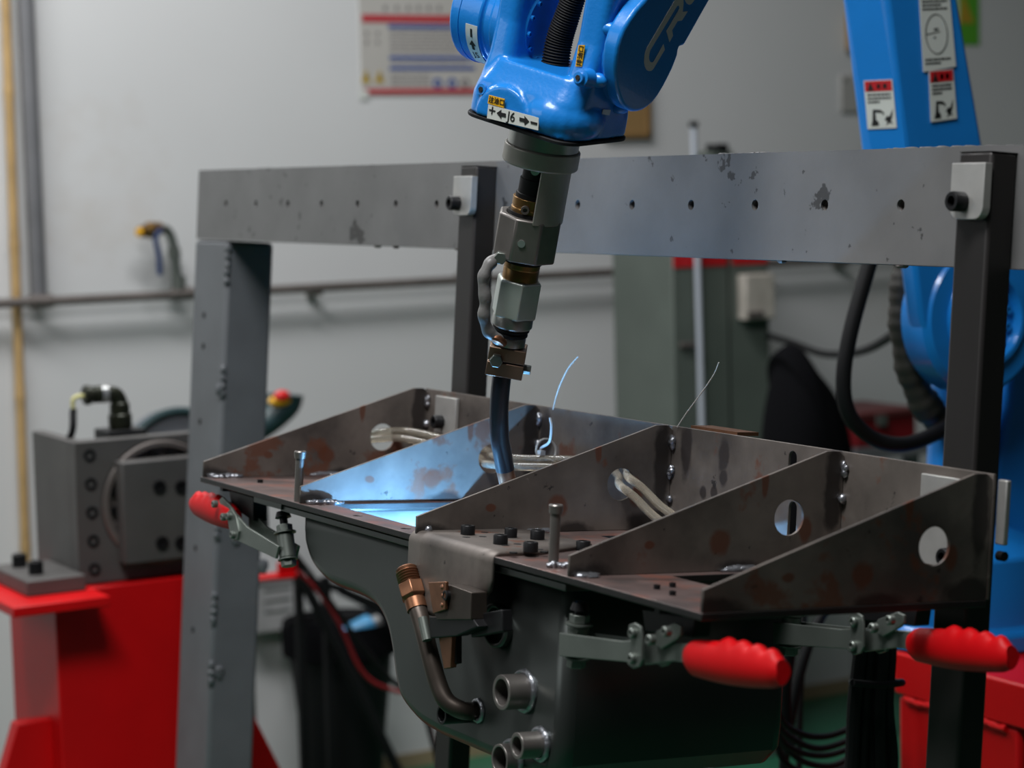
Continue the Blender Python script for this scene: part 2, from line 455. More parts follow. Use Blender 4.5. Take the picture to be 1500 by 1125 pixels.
x0 = bm1.x + (bm1.x - bm0.x) / (bm1.z - bm0.z) * (0 - bm1.z)
mb = MB()
prof = []
zz = 0.0
while zz < 2.8:
    for dz, r in ((0.0, 0.0110), (0.02, 0.0102), (0.28, 0.0102), (0.297, 0.0110), (0.304, 0.0122), (0.312, 0.0110)):
        prof.append((zz + dz, r))
    zz += 0.32
mb.lathe((x0, YW - 0.016, 0.003), ((bm0.x - bm1.x) / (bm0.z - bm1.z), 0, 1), prof, 16)
single('bamboo_pole', 'pale bamboo pole leaning on the wall at the far left', 'pole', WLD, (x0, YW - 0.016, 0), mb, M['bamboo'])

# ------------------------------------------------------------------ tap
c = wp(262, 425, 0.045); z1 = wp(248, 335, 0.06).z
tb = thing('wall_tap', 'brass ball valve with blue lever on a bent metal riser', 'tap', WLD, c)
Yt = YW - 0.045
e = WLD.on(232, 335, 1, Yt - 0.01); o2 = WLD.on(205, 340, 1, Yt - 0.02)
pr = [V((c.x, Yt, zp)), V((c.x - 0.004, Yt, zp + 0.05)), V((c.x - 0.010, Yt, z1 - 0.03)), V((c.x - 0.022, Yt, z1 - 0.004)), e]
part('riser', MB().path(pr, 0.0105, 12, 6), M['zinc'], tb)
part('nut', MB().cyl((c.x, Yt, zp + 0.012), (c.x, Yt, zp + 0.04), 0.0155, n=6), M['zinc'], tb)
part('nut', MB().cyl((c.x - 0.007, Yt, zp + 0.078), (c.x - 0.009, Yt, zp + 0.10), 0.014, n=6), M['zinc'], tb)
mb = MB().lathe(e + (e - o2) * 0.2, o2 - e, [(0, 0.010), (0.006, 0.015), (0.02, 0.015), (0.024, 0.018), (0.036, 0.018), (0.04, 0.014), (0.055, 0.013)], 16)
part('valve_body', mb, M['bronze'], tb)
part('outlet', MB().lathe(o2 + (e - o2) * 0.2, o2 - e, [(0, 0.010), (0.016, 0.009)], 14), M['yellow'], tb)
l0 = WLD.on(228, 348, 1, Yt - 0.03); l1 = WLD.on(234, 403, 1, Yt - 0.03)
part('lever', MB().path([e + V((0, -0.02, 0)), l0, (l0 + l1) / 2 + V((0.003, 0, 0)), l1], 0.006, 10, 5), M['lever'], tb, label='blue lever')

# ------------------------------------------------------------------ safety poster
def wall_thing(name, label, cat, px, thick=0.004):
    a = wp(px[0], px[1]); b = wp(px[2], px[3])
    t = thing(name, label, cat, WLD, (a.x, YW, b.z))
    return t, a.x, b.x, b.z, a.z
po = thing('safety_poster', 'laminated safety notice with red and blue bands on the wall', 'poster', WLD, (1.046, YW, 1.575))
PX0, PX1, PZ0, PZ1 = 1.046, 1.385, 1.575, 1.835
th = 0.003
part('sheet', MB().box((PX0, YW - th, PZ0), (PX1, YW, PZ1)), M['poster'], po)
def pq(name, x0, x1, z0, z1, mm, d=0.001):
    return part(name, MB().box((x0, YW - th - d, z0), (x1, YW - th, z1)), M[mm], po)
pz = lambda y, x=560: wp(x, y).z - 0.0
pxx = lambda x: wp(x, 80).x
za, zb = wp(540, 21).z, wp(540, 33).z
pq('red_band', PX0 + 0.006, PX1 - 0.006, zb, za, 'pred')
pq('red_band', PX0 + 0.006, PX1 - 0.006, wp(540, 138).z, wp(540, 130).z, 'pred')
bx0, bx1 = pxx(569), pxx(694)
for y0, y1 in ((36, 42), (82, 88), (97, 103)):
    pq('blue_band', bx0, bx1, wp(570, y1).z, wp(570, y0).z, 'pblue')
for cx in (536, 556):                                              # yellow warning triangles
    a, b, d = wp(cx - 7, 121, th), wp(cx + 7, 121, th), wp(cx, 102, th)
    part('warning_triangle', MB().prism([a, b, d], (0, -0.001, 0)), M['pyel'], po)
    part('warning_mark', MB().box((d.x - 0.0015, YW - th - 0.0015, a.z + 0.008), (d.x + 0.0015, YW - th, a.z + 0.02)), M['ink'], po)
for cx, mm in ((641, 'pblue'), (662, 'pblue'), (681, 'pink')):       # round signs
    a = wp(cx, 122, th)
    part('round_sign', MB().cyl((a.x, YW - th, a.z), (a.x, YW - th - 0.001, a.z), 0.0125), M[mm], po)
    part('sign_mark', MB().box((a.x - 0.004, YW - th - 0.0015, a.z - 0.005), (a.x + 0.005, YW - th, a.z + 0.004)), M['poster'], po)
for cx in (564, 581, 598, 613, 628, 643):                           # title characters, too blurred to read
    a = wp(cx, 12, th)
    pq('title_character', a.x - 0.004, a.x + 0.004, a.z - 0.006, a.z + 0.006, 'pink')
for cx, cy in ((537, 49), (553, 49), (537, 62), (553, 62)):
    a = wp(cx, cy, th); pq('side_character', a.x - 0.0035, a.x + 0.0035, a.z - 0.0045, a.z + 0.0045, 'pink')
mb = MB()
for row, y in enumerate((46, 51, 56, 61, 66, 71, 76, 92, 110, 115, 120, 125)):
    x = bx0 + 0.004
    xe = bx1 - (0.02 if row % 3 else 0.05)
    if row > 7: xe = pxx(628)
    zc = wp(570, y).z
    while x < xe:
        w_ = random.uniform(0.006, 0.022)
        mb.box((x, YW - th - 0.0006, zc - 0.0016), (min(x + w_, xe), YW - th, zc + 0.0016)); x += w_ + 0.004
part('small_print', mb, M['pink'], po)['kind'] = 'stuff'
for a, b in ((0.004, 0.004), (0.33, 0.004)):
    part('corner_tape', MB().box((PX0 + a - 0.01, YW - th - 0.0012, PZ0 + b - 0.012), (PX0 + a + 0.012, YW - th - 0.0002, PZ0 + b + 0.008)), M['white'], po)

# ------------------------------------------------------------------ other wall items
a, b = wp(880, 118), wp(947, 199)
t = thing('notice_board', 'brown wooden board on the wall just right of the robot wrist', 'board', WLD, (a.x, YW, b.z))
part('panel', MB().box((a.x, YW - 0.012, b.z), (b.x, YW, a.z)), M['board'], t)
mb = MB()
for lo, hi in (((a.x - .004, b.z - .004), (b.x + .004, b.z + .006)), ((a.x - .004, a.z - .006), (b.x + .004, a.z + .004)),
               ((a.x - .004, b.z), (a.x + .006, a.z)), ((b.x - .006, b.z), (b.x + .004, a.z))):
    mb.box((lo[0], YW - 0.016, lo[1]), (hi[0], YW, hi[1]))
part('frame', mb, mat('board_edge', (0.22, 0.13, 0.05, 1), 0.6), t)
a, b = wp(1238, 22), wp(1262, 78)
t = thing('orange_box', 'small orange box on the wall half hidden by the blue arm', 'box', WLD, (a.x, YW, b.z))
part('body', MB().box((a.x, YW - 0.03, b.z + .01), (b.x, YW, a.z)), M['board'], t, bev=0.002)
part('foot_rail', MB().box((a.x, YW - 0.034, b.z), (b.x, YW, b.z + 0.01)), M['pipe'], t)
a, b = wp(1229, 110), wp(1290, 164)
t = thing('wall_plate', 'plain grey cover plate on the wall left of the blue arm', 'plate', WLD, (a.x, YW, b.z))
part('plate', MB().box((a.x, YW - 0.008, b.z), (b.x, YW, a.z)), mat('grey_cover', (0.40, 0.39, 0.37, 1), 0.5), t, bev=0.003)
for q in (0.01,):
    part('screw', MB().cyl((a.x + 0.012, YW - 0.010, a.z - 0.012), (a.x + 0.012, YW, a.z - 0.012), 0.004), M['zinc'], t)
a, b = wp(1404, -20), wp(1433, 66)
t = thing('green_card', 'bright green notice card on the wall right of the blue arm', 'card', WLD, (a.x, YW, b.z))
part('sheet', MB().box((a.x, YW - 0.003, b.z), (b.x, YW, a.z)), M['greenlabel'], t)
p = [wp(1404, 34, .003), wp(1427, 34, .003), wp(1410, -10, .003)]
part('warning_triangle', MB().prism(p, (0, -0.001, 0)), M['pyel'], t)

# ------------------------------------------------------------------ grey-green cabinet
YC = 3.05
a, b = WLD.on(984, 372, 1, YC), WLD.on(1126, 372, 1, YC)
zt = WLD.on(1050, 330, 1, YC).z
t = thing('steel_cabinet', 'tall grey-green steel cabinet standing against the wall behind the jig', 'cabinet', WLD, (a.x, YC, 0))
part('body', MB().box((a.x, YC, 0), (b.x, YC + 0.25, zt)), M['cabinet'], t, bev=0.004)
xm = WLD.on(1066, 372, 1, YC).x
z0, z1 = WLD.on(1050, 389, 1, YC).z, WLD.on(1050, 355, 1, YC).z
part('red_stripe', MB().box((a.x + 0.003, YC - 0.003, z0), (xm - 0.005, YC, z1)), M['labelred'], t)
part('red_stripe', MB().box((xm + 0.012, YC - 0.003, z0), (b.x - 0.006, YC, z1)), M['labelred'], t)
part('door_seam', MB().box((xm - 0.002, YC - 0.001, 0.1), (xm + 0.002, YC + 0.001, zt - 0.02)), M['socket'], t)
s0, s1 = WLD.on(1079, 402, 1, YC), WLD.on(1123, 466, 1, YC)
sw = part('switch_box', MB().box((s0.x, YC - 0.035, s1.z), (s1.x, YC, s0.z)), M['switchw'], t, bev=0.004)
part('switch_lever', MB().box((s0.x + 0.004, YC - 0.042, s1.z + 0.004), (s0.x + 0.045, YC - 0.035, s1.z + 0.02)), M['pipe'], sw)
part('latch', MB().cyl((s1.x + 0.004, YC - 0.02, s0.z - 0.03), (s1.x + 0.004, YC, s0.z - 0.03), 0.008), M['black'], t)
hn = WLD.on(1005, 505, 1, YC)
part('handle', MB().box((hn.x - 0.02, YC - 0.012, hn.z - 0.006), (hn.x + 0.02, YC, hn.z + 0.006)), M['pipe'], t, bev=0.002)
ca = WLD.on(1016, 186, 1, YC - 0.02); cb = WLD.on(1028, 620, 1, YC - 0.02)
t = thing('conduit_pipe', 'thin white conduit standing up the front of the grey-green cabinet', 'pipe', WLD, (cb.x, YC - 0.02, 0))
part('tube', MB().path([(cb.x, YC - 0.02, 0.0), (cb.x, YC - 0.02, cb.z), (ca.x, YC - 0.02, ca.z)], 0.0075, 12, 4), M['conduit'], t)
part('cap', MB().cyl((ca.x, YC - 0.02, ca.z), (ca.x, YC - 0.02, ca.z + 0.012), 0.011), M['black'], t)
# black cable heap on top of the cabinet
q0 = WLD.on(1035, 219, 1, YC + 0.1); 
mb = MB()
pts = []
for k in range(40):
    an = k * 0.55
    pts.append(q0 + V((0.03 + 0.024 * math.cos(an), 0.02 * math.sin(an), 0.003 + 0.006 * math.sin(an * 1.7))))
mb.path(pts, 0.0045, 8, 3)
tt = thing('wall_hook_cable', 'small loop of black cable peeping over the beam by the conduit', 'cable', WLD, q0)
part('cable', mb, M['rubber'], tt)
part('bracket', MB().box((q0.x + 0.0, YC + 0.08, zt), (q0.x + 0.06, YC + 0.14, q0.z - 0.004)), M['cabinet'], tt)

# ================================================================== JIG FRAME
U_L, U_R = 1.9104, -0.10
PD = 0.0277
W0 = -0.3143
def jb(lo, hi): return MB().box(lo, hi)
fr = thing('positioner_gantry', 'grey painted steel frame with a long drilled crossbeam and column', 'frame', JIG, (0, 1.91, -1.25))
mb = MB()
hs = [1.8056 - 0.10535 * k for k in range(16)]
hs = [h for h in hs]
mb.holed([(U_R, -0.05), (U_L, -0.05), (U_L, 0.05), (U_R, 0.05)], [circle2(h, 0.001, 0.0052, 14) for h in hs], lambda a, b, t_: V((t_, a, b)), 0.0, 0.006)
mb.box((0.060, U_R, -0.05), (0.066, U_L, 0.05)).box((0.006, U_R, 0.044), (0.06, U_L, 0.05)).box((0.006, U_R, -0.05), (0.06, U_L, -0.044)).box((0.006, U_L - 0.006, -0.044), (0.06, U_L, 0.044))
beam = part('crossbeam', mb, M['grey_worn'], fr)
for h in hs:
    part('bolt_hole', MB().pipe((0.0035, h, 0.001), (0.03, h, 0.001), 0.0062, 0.0045, 12), M['pipe'], fr)
for k, (u0, u1) in enumerate(((1.72, 1.68), (1.47, 1.36), (1.22, 1.17), (0.62, 0.52), (0.36, 0.2))):
    m2 = MB()
    n = int(abs(u0 - u1) / 0.008)
    for j in range(n): m2.ball((0.012, u0 + (u1 - u0) * j / n, 0.0495), (0.008, 0.006, random.uniform(0.001, 0.0028)), 8, 5, 0.2)
    part('spatter', m2, M['grey_worn'], fr)
for u0 in (1.28, 1.33, 1.12, 1.09, 0.5, 0.33):
    part('spatter', MB().ball((0.004, u0, -0.0505), (0.004, random.uniform(.004, .012), 0.0025), 8, 5, 0.2), M['pipe'], fr)
part('column', MB().box((0.0, 1.7948, -1.25), (0.0729, 1.9165, -0.0512)), M['grey'], fr, bev=0.006)
for w_, n in ((-0.062, 5), (-0.235, 4), (-0.56, 4), (-0.66, 3), (-0.45, 3)):
    m2 = MB()
    for j in range(n):
        m2.ball((0.001, 1.7945, w_ - 0.0115 * j), (0.005, 0.005, 0.007), 8, 5, 0.2)
    part('weld_bead', m2, M['grey'], fr)
for w_, u_ in ((-0.16, 1.87), (-0.205, 1.868), (-0.315, 1.87), (-0.44, 1.862), (-0.50, 1.868), (-0.62, 1.866)):
    part('screw_hole', MB().cyl((-0.0006, u_, w_), (0.003, u_, w_), 0.0045, n=12), M['socket'], fr)
for x, y, s in ((345, 790, 1), (383, 790, 1), (385, 830, 1.2), (322, 570, 1), (320, 985, 1.2)):
    p = JIG.on(x, y, 1, 1.7948)
    part('weld_bead', MB().ball(p, (0.007 * s, 0.005, 0.009 * s), 9, 6, 0.2), M['grey'], fr)
# ------------------------------------------------------------------ dark upright tubes with lugs
def cap_screw(parent, p, d, r, h, name='cap_screw'):
    d = V(d).normalized(); p = V(p)
    prof = [(0, r), (h * 0.9, r), (h, r * 0.9), (h, r * 0.55), (h * 0.45, r * 0.55)]
    o = part(name, MB().lathe(p, d, prof, 18), M['black'], parent, 40)
    return o
def upright(u0, wd, label, lugs):
    t = thing('upright_tube', label, 'upright', JIG, (-PD / 2, u0 + wd / 2, -0.65), 'square tubes hung from the crossbeam')
    tk = 0.003
    mb = MB()
    o = [(-PD, u0), (0, u0), (0, u0 + wd), (-PD, u0 + wd)]
    i_ = [(-PD + tk, u0 + tk), (-tk, u0 + tk), (-tk, u0 + wd - tk), (-PD + tk, u0 + wd - tk)]
    mb.holed(o, [i_], lambda a, b, c_: V((a, b, c_)), -0.65, 0.0432)
    part('tube', mb, M['tube'], t, bev=0.0035)
    for (ua, ub, wa, wb, ub2, wb2) in lugs:
        mb = MB()
        r = 0.010
        out = [(ua, wa), (ub, wa), (ub, wb)] 
        pl = [(ub, wb), (ua, wb)] + [(ua + r - r * math.cos(R(a)), wa + r - r * math.sin(R(a))) for a in range(0, 91, 18)] + \
             [(ub - r + r * math.sin(R(a)), wa + r - r * math.cos(R(a))) for a in range(0, 91, 18)]
        mb.prism([(-PD - 0.0005, a, b) for a, b in pl], (-0.008, 0, 0))
        lg = part('lug_plate', mb, M['bright'], t, bev=0.0006)
        cap_screw(t, (-PD - 0.0085, ub2, wb2), (-1, 0, 0), 0.0082, 0.012)
    return t
up2 = upright(1.0317, 0.0374, 'dark square tube hung from the crossbeam beside the welding torch', [(1.026, 1.068, -0.0132, 0.031, 1.055, 0.0003)])
up3 = upright(0.1890, 0.0397, 'dark square tube hung from the crossbeam at the right edge', [(0.187, 0.2265, -0.012, 0.0335, 0.2115, 0.002)])

# ================================================================== WELDING FIXTURE
UR_ = [1.1166, 0.8641, 0.6145, 0.3507, 0.1638]
VB = -PD - 0.0035; VF = -0.3075
H0, H1 = 0.0173, 0.1007
fx = thing('welding_fixture', 'rusty steel fixture of five tapered ribs on a flat base plate', 'fixture', JIG, (-0.17, 0.64, W0 - 0.006))
mb = MB()
out = [(VF, 0.162), (VB, 0.162), (VB, 1.122), (VF, 1.122)]
holes = [[(-0.276, 0.632), (-0.125, 0.632), (-0.125, 0.8575), (-0.276, 0.8575)],
         [(-0.215, 0.185), (-0.05, 0.185), (-0.05, 0.336), (-0.215, 0.336)],
         [(-0.13, 0.39), (-0.05, 0.39), (-0.05, 0.58), (-0.13, 0.58)],
         circle2(-0.2930, 0.760, 0.0048, 12), circle2(-0.2930, 0.660, 0.0048, 12), circle2(-0.291, 0.845, 0.0032, 12)]
mb.holed(out, holes, lambda a, b, c_: V((a, b, c_)), W0 - 0.006, W0)
bp_ = part('base_plate', mb, M['plate'], fx, bev=0.0008)
bp_.data.materials.append(M['edge'])
for pl_ in bp_.data.polygons:
    if abs(pl_.normal.z) < 0.5: pl_.material_index = 1
mb = MB()
slot = lambda cu, cw: [(cu + 0.006 * math.cos(R(a)), cw + 0.012 + 0.006 * math.sin(R(a))) for a in range(0, 181, 20)] + \
    [(cu + 0.006 * math.cos(R(a)), cw - 0.012 + 0.006 * math.sin(R(a))) for a in range(180, 361, 20)]
sc = [JIG.on(1160, 690, 0, VB)]
s2_ = JIG.on(1160, 764, 0, VB)
sl = [slot(sc[0].y, sc[0].z), slot(s2_.y, s2_.z)]
mb.holed([(0.162, W0), (1.122, W0), (1.122, W0 + H1), (0.162, W0 + H1)], sl, lambda a, b, c_: V((c_, a, b)), VB, VB + 0.003)
hb_ = []
for x, y, ra, rz in ((1060, 668, 0.009, 0.018), (1060, 700, 0.007, 0.010), (1030, 722, 0.006, 0.007), (1046, 722, 0.006, 0.007), (1005, 660, 0.010, 0.030), (1225, 690, 0.012, 0.030), (800, 640, 0.012, 0.030)):
    p = JIG.on(x, y, 0, VB); hb_.append((p.y - 0.64, p.z - (W0 - 0.006), ra, rz))
stain(M['backpl'], 1, hb_, (0.030, 0.024, 0.024, 1))
part('back_plate', mb, M['backpl'], fx, bev=0.0005)
ribs = []
for k, u in enumerate(UR_):
    mb = MB()
    pl = [(VF + 0.0006, W0 + 0.0002), (VB - 0.0004, W0 + 0.0002), (VB - 0.0004, W0 + H1 - 0.004), (VB - 0.006, W0 + H1 + 0.0004), (VB - 0.019, W0 + H1 + 0.0004), (VF + 0.0006, W0 + H0)]
    mb.holed(pl, [circle2(-0.088, -0.270, 0.0155, 32)], lambda a, b, c_: V((a, c_, b)), u - 0.0015, u + 0.0015)
    ribs.append(part('rib', mb, M['rib'], fx, bev=0.0004))
def bead(c_, r, n=1, d=(0, 0, 0), nm='weld_bead'):
    mb = MB()
    if n > 1:
        for k in range(3 * n - 2):
            jx = V((0, random.uniform(-1, 1) * 0.0012, 0))
            mb.ball(V(c_) + V(d) * (k / 3) + jx, tuple(q * random.uniform(0.55, 1.0) for q in r), 9, 6, 0.2)
    else:
        mb.ball(V(c_), tuple(q * random.uniform(0.85, 1.15) for q in r), 10, 7, 0.15)
    return part(nm, mb, M['weld'], fx, 60)
for k, u in enumerate(UR_):
    if k == 4: continue
    uu = u - 0.004
    bead((VB - 0.002, uu, W0 + H1 - 0.012), (0.004, 0.004, 0.0055), 2, (0, 0, -0.006))
    bead((VB - 0.002, uu, W0 + 0.060), (0.004, 0.004, 0.0045), 2 if k == 2 else 1, (0, 0, -0.008))
    if k == 2:
        bead((VB - 0.002, uu, W0 + 0.030), (0.0035, 0.0035, 0.004))
        bead((VB - 0.002, uu, W0 + 0.018), (0.003, 0.003, 0.003))
bead((VF + 0.010, UR_[0] - 0.006, W0 + 0.0015), (0.009, 0.006, 0.004), 4, (0.010, -0.001, 0))
bead((VF + 0.140, UR_[0] - 0.004, W0 + 0.002), (0.012, 0.004, 0.004), 3, (0.012, 0, 0))
bead((VF + 0.008, UR_[1] - 0.008, W0 + 0.002), (0.006, 0.006, 0.0035), 5, (0.008, -0.001, 0))
bead((VF + 0.012, UR_[2] - 0.004, W0 + 0.0055), (0.004, 0.003, 0.003))
bead((VF + 0.010, UR_[3] - 0.006, W0 + 0.001), (0.008, 0.007, 0.003), 2, (0.010, 0, 0))
bead((VF + 0.160, UR_[3] - 0.004, W0 + 0.001), (0.012, 0.005, 0.0045), 3, (0.010, 0, 0))
bead((VF + 0.120, UR_[2] - 0.004, W0 + 0.001), (0.010, 0.004, 0.004), 3, (0.010, 0, 0))
# small grub screws on the base plate
for v_, u_, r in ((-0.2867, 1.108, 0.0032), (-0.2655, 1.055, 0.0032), (-0.2718, 0.2745, 0.0027), (-0.2779, 0.2437, 0.0027), (-0.2524, 0.2811, 0.0027)):
    part('grub_screw', MB().lathe((v_, u_, W0), (0, 0, 1), [(0, r), (0.0035, r), (0.0035, r * 0.5), (0.001, r * 0.5)], 12), M['black'], fx)
# bolts hanging below the plate edge
for u_ in (1.085, 0.925, 0.40, 0.235):
    part('hex_nut', MB().cyl((-0.292, u_, W0 - 0.006), (-0.292, u_, W0 - 0.012), 0.0065, n=6), M['black'], fx)
# stop bar along the far front edge
part('edge_bar', MB().box((-0.3035, 0.915, W0 - 0.0125), (-0.288, 0.985, W0 - 0.0062)), M['pan'], fx, bev=0.0005)
# locating pins
for (v_, u_, top) in ((-0.3011, 0.880, -0.2630), (-0.2880, 0.4047, -0.2622)):
    part('locating_pin', MB().lathe((v_, u_, W0), (0, 0, 1), [(0, 0.0044), (top - W0 - 0.0075, 0.0044), (top - W0 - 0.0075, 0.0056), (top - W0 - 0.001, 0.0062), (top - W0, 0.0055), (top - W0, 0.0035), (top - W0 - 0.003, 0.0035)], 20), M['dirtysteel'], fx)
bead((-0.294, 0.4015, W0 + 0.002), (0.004, 0.004, 0.004), 4, (0.004, -0.0025, 0))
# lugs bolted to the two uprights through the back plate
for (u0, u1, w0_, w1_, bu, bw) in ((1.039, 1.0885, -0.262, -0.2195, 1.071, -0.2485), (0.19, 0.243, -0.295, -0.2212, 0.2, -0.285)):
    part('lug_plate', MB().box((VB - 0.005, u0, w0_), (VB - 0.0005, u1, w1_)), M['bright'], fx, bev=0.0008)
    cap_screw(fx, (VB - 0.005, bu, bw), (-1, 0, 0), 0.0078, 0.011)
part('lug_plate', MB().box((VB + 0.0035, 0.150, W0 + 0.045), (VB + 0.0085, 0.1605, W0 + H1 - 0.004)), M['bright'], fx, bev=0.001)
part('lug_screw', MB().cyl((VB + 0.0065, 0.151, W0 + 0.036), (VB + 0.0065, 0.158, W0 + 0.036), 0.004, n=16), M['black'], fx)
# small angle bracket behind the top edge
a = JIG.on(1015, 632, 0, VB + 0.006).y; b = JIG.on(1083, 640, 0, VB + 0.006).y
part('angle_bracket', MB().box((VB + 0.0035, b, W0 + H1 - 0.03), (VB + 0.007, a, W0 + H1 + 0.0025)).box((VB + 0.007, b, W0 + H1 - 0.001), (VB + 0.028, a, W0 + H1 + 0.0025)), M['copper'], fx)
# bent saddle bracket over the front edge, with its screws
ST = W0 + 0.0042
sad_u0, sad_u1 = 0.4700, 0.6215
r = 0.010; th_ = 0.004
VC = VF - 0.0025 + r; xa = VF - 0.0025
rows = [(-0.190, ST, 0.500, 0.600), (-0.213, ST, 0.4925, 0.612), (-0.240, ST, 0.480, 0.6215), (-0.262, ST, sad_u0, 0.6215)]
rows += [(VC - r * math.sin(R(a)), ST - r + r * math.cos(R(a)), sad_u0, sad_u1) for a in range(0, 91, 9)]
rows += [(xa, W0 - 0.020, sad_u0, sad_u1), (xa, W0 - 0.030, sad_u0 + 0.002, sad_u1), (xa, W0 - 0.045, 0.492, sad_u1), (xa, W0 - 0.062, 0.512, 0.600), (xa, W0 - 0.067, 0.530, 0.585)]
vs = []; fs = []
for (a, b, ua, ub) in rows:
    vs += [(a, ua + (ub - ua) * q / 6, b) for q in range(7)]
for i_ in range(len(rows) - 1):
    fs += [(7 * i_ + q, 7 * i_ + q + 1, 7 * i_ + 8 + q, 7 * i_ + 7 + q) for q in range(6)]
sd = part('saddle_bracket', MB().add(vs, fs), M['steel'], fx, 40)
nz_ = sum((p.normal.z for p in sd.data.polygons), 0)
so = sd.modifiers.new('sheet', 'SOLIDIFY'); so.thickness = th_; so.offset = -1 if nz_ > 0 else 1
SC = [(685, 783), (733, 797), (748, 787), (787, 790), (777, 808), (854, 806)]
for k, (x, y) in enumerate(SC):
    p = JIG.on(x, y, 2, ST if k < 5 else W0)
    cap_screw(fx, p, (0, 0, 1), 0.0065 if k != 2 else 0.0058, 0.0085)
for x, y in ((683, 787), (707, 786), (740, 799), (758, 797), (752, 809), (790, 805), (710, 780), (797, 808)):
    p = JIG.on(x, y, 2, ST)
    part('screw_hole', MB().cyl(p - V((0, 0, 0.001)), p + V((0, 0, 0.0003)), 0.0035, n=12), M['socket'], fx)

# ================================================================== OIL PAN
pan = thing('oil_pan', 'pressed steel oil pan clamped under the fixture plate', 'pan', JIG, (-0.17, 0.60, -0.4975))
PF, PB = -0.285, -0.052
prof = [(0.906, -0.329), (0.9055, -0.345), (0.8997, -0.3626), (0.8782, -0.3821), (0.837, -0.3935), (0.7754, -0.3955), (0.7379, -0.4005), (0.7148, -0.4135),
        (0.7014, -0.4342), (0.6887, -0.4645), (0.6731, -0.481), (0.6375, -0.4935), (0.597, -0.4975), (0.44, -0.4975), (0.402, -0.4955), (0.386, -0.480), (0.384, -0.46), (0.384, -0.329)]
sm = catmull([V((a, b, 0)) for a, b in prof[1:13]], 4)
prof = [prof[0]] + [(p.x, p.y) for p in sm] + prof[13:]
n = len(prof)
vs = [(PF, a, b) for a, b in prof] + [(PB, a, b) for a, b in prof]
fs = [list(range(n)), list(range(n, 2 * n))[::-1]] + [(i, i + 1, n + i + 1, n + i) for i in range(n - 1)]
sh = part('shell', MB().add(vs, fs), M['pan'], pan, 40)
bv = bevel(sh, 0.013, 5, 50)
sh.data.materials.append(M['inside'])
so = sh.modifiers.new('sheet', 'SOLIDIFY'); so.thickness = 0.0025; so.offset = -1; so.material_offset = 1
mb = MB()
mb.holed([(-0.3015, 0.362), (-0.033, 0.362), (-0.033, 0.921), (-0.3015, 0.921)], [[(PF + 0.004, 0.388), (PB - 0.004, 0.388), (PB - 0.004, 0.902), (PF + 0.004, 0.902)]],
         lambda a, b, c_: V((a, b, c_)), -0.3285, -0.3225)
part('rim_flange', mb, M['pan'], pan, bev=0.0008)
part('gasket', MB().holed([(-0.299, 0.366), (-0.036, 0.366), (-0.036, 0.918), (-0.299, 0.918)], [[(PF + 0.004, 0.388), (PB - 0.004, 0.388), (PB - 0.004, 0.902), (PF + 0.004, 0.902)]],
     lambda a, b, c_: V((a, b, c_)), -0.3225, -0.3205), M['rubber'], pan)
def wring(c_, r, tr, m_='weld'):
    pts = [V(c_) + V((0, r * math.cos(2 * math.pi * k / 24), r * math.sin(2 * math.pi * k / 24))) for k in range(25)]
    return part('weld_ring', MB().path(pts, tr, 8, 0, radii=lambda t_, i: tr * (1 + 0.15 * math.sin(i * 2.3))), M[m_], pan, 60)
def boss(x, y, ro, ri, L, wr=True, m_='dirtysteel'):                # pipe stub standing off the pan's front; x, y is its weld to the pan
    p = JIG.on(x, y, 0, PF)
    b_ = part('boss', MB().pipe(p + V((0.004, 0, 0)), p + V((-L, 0, 0)), ro, ri), M[m_], pan, bev=0.0005)
    part('bore', MB().cyl(p + V((0.001, 0, 0)), p + V((-0.002, 0, 0)), ri * 0.98), M['socket'], b_)
    if wr: wring(p + V((-0.0015, 0, 0)), ro + 0.0015, 0.0028)
    return p
boss(770, 1012, 0.0150, 0.0112, 0.024)
boss(793, 1090, 0.0112, 0.0078, 0.024)
boss(752, 1112, 0.0140, 0.0115, 0.014, True)
boss(684, 1044, 0.0090, 0.0062, 0.026, False, 'black')
# oval port
p = JIG.on(733, 916, 0, PF)
mb = MB()
mb.holed(circle2(p.y, p.z, 0.0225, 28, 0.0195), [circle2(p.y, p.z, 0.0165, 28, 0.0155)], lambda a, b, c_: V((c_, a, b)), PF - 0.007, PF + 0.001)
part('port_ring', mb, M['pan'], pan, bev=0.0015)
part('port_bore', MB().add([(PF - 0.0008, a, b) for a, b in circle2(p.y, p.z, 0.0165, 28, 0.0155)], [list(range(28))]), M['socket'], pan)
# drain elbow pipe with copper nut
ZP = PF - 0.020
P_ = lambda x, y, d=0.0: JIG.on(x, y, 0, ZP - d)
pts = [P_(604, 868, 0.012), P_(617, 910, 0.012), P_(630, 960, 0.011), P_(642, 1002, 0.008), P_(655, 1028, 0.004), P_(676, 1040, -0.006), JIG.on(697, 1042, 0, PF + 0.001)]
part('drain_pipe', MB().path(pts, 0.0082, 16, 6), M['darkpipe'], pan)
wring(JIG.on(700, 1041, 0, PF - 0.001), 0.0090, 0.0024)
d = (P_(597, 838, 0.012) - P_(610, 885, 0.012)).normalized()
q = P_(608, 880, 0.012)
part('union_nut', MB().lathe(q, d, [(0, 0.0085), (0.004, 0.0125), (0.016, 0.0125), (0.0175, 0.0115)], 6), M['copper'], pan, bev=0.0006)
pr = [(0, 0.0098)]
for k in range(5): pr += [(0.001 + k * 0.0026, 0.0108), (0.0022 + k * 0.0026, 0.0095)]
pr += [(0.0150, 0.0100), (0.0165, 0.0085), (0.0165, 0.0052), (0.006, 0.0048)]
part('threaded_end', MB().lathe(q + d * 0.017, d, pr, 24), M['copper'], pan)
part('sleeve_band', MB().cyl(q - d * 0.009, q + d * 0.001, 0.0096), M['copper'], pan)

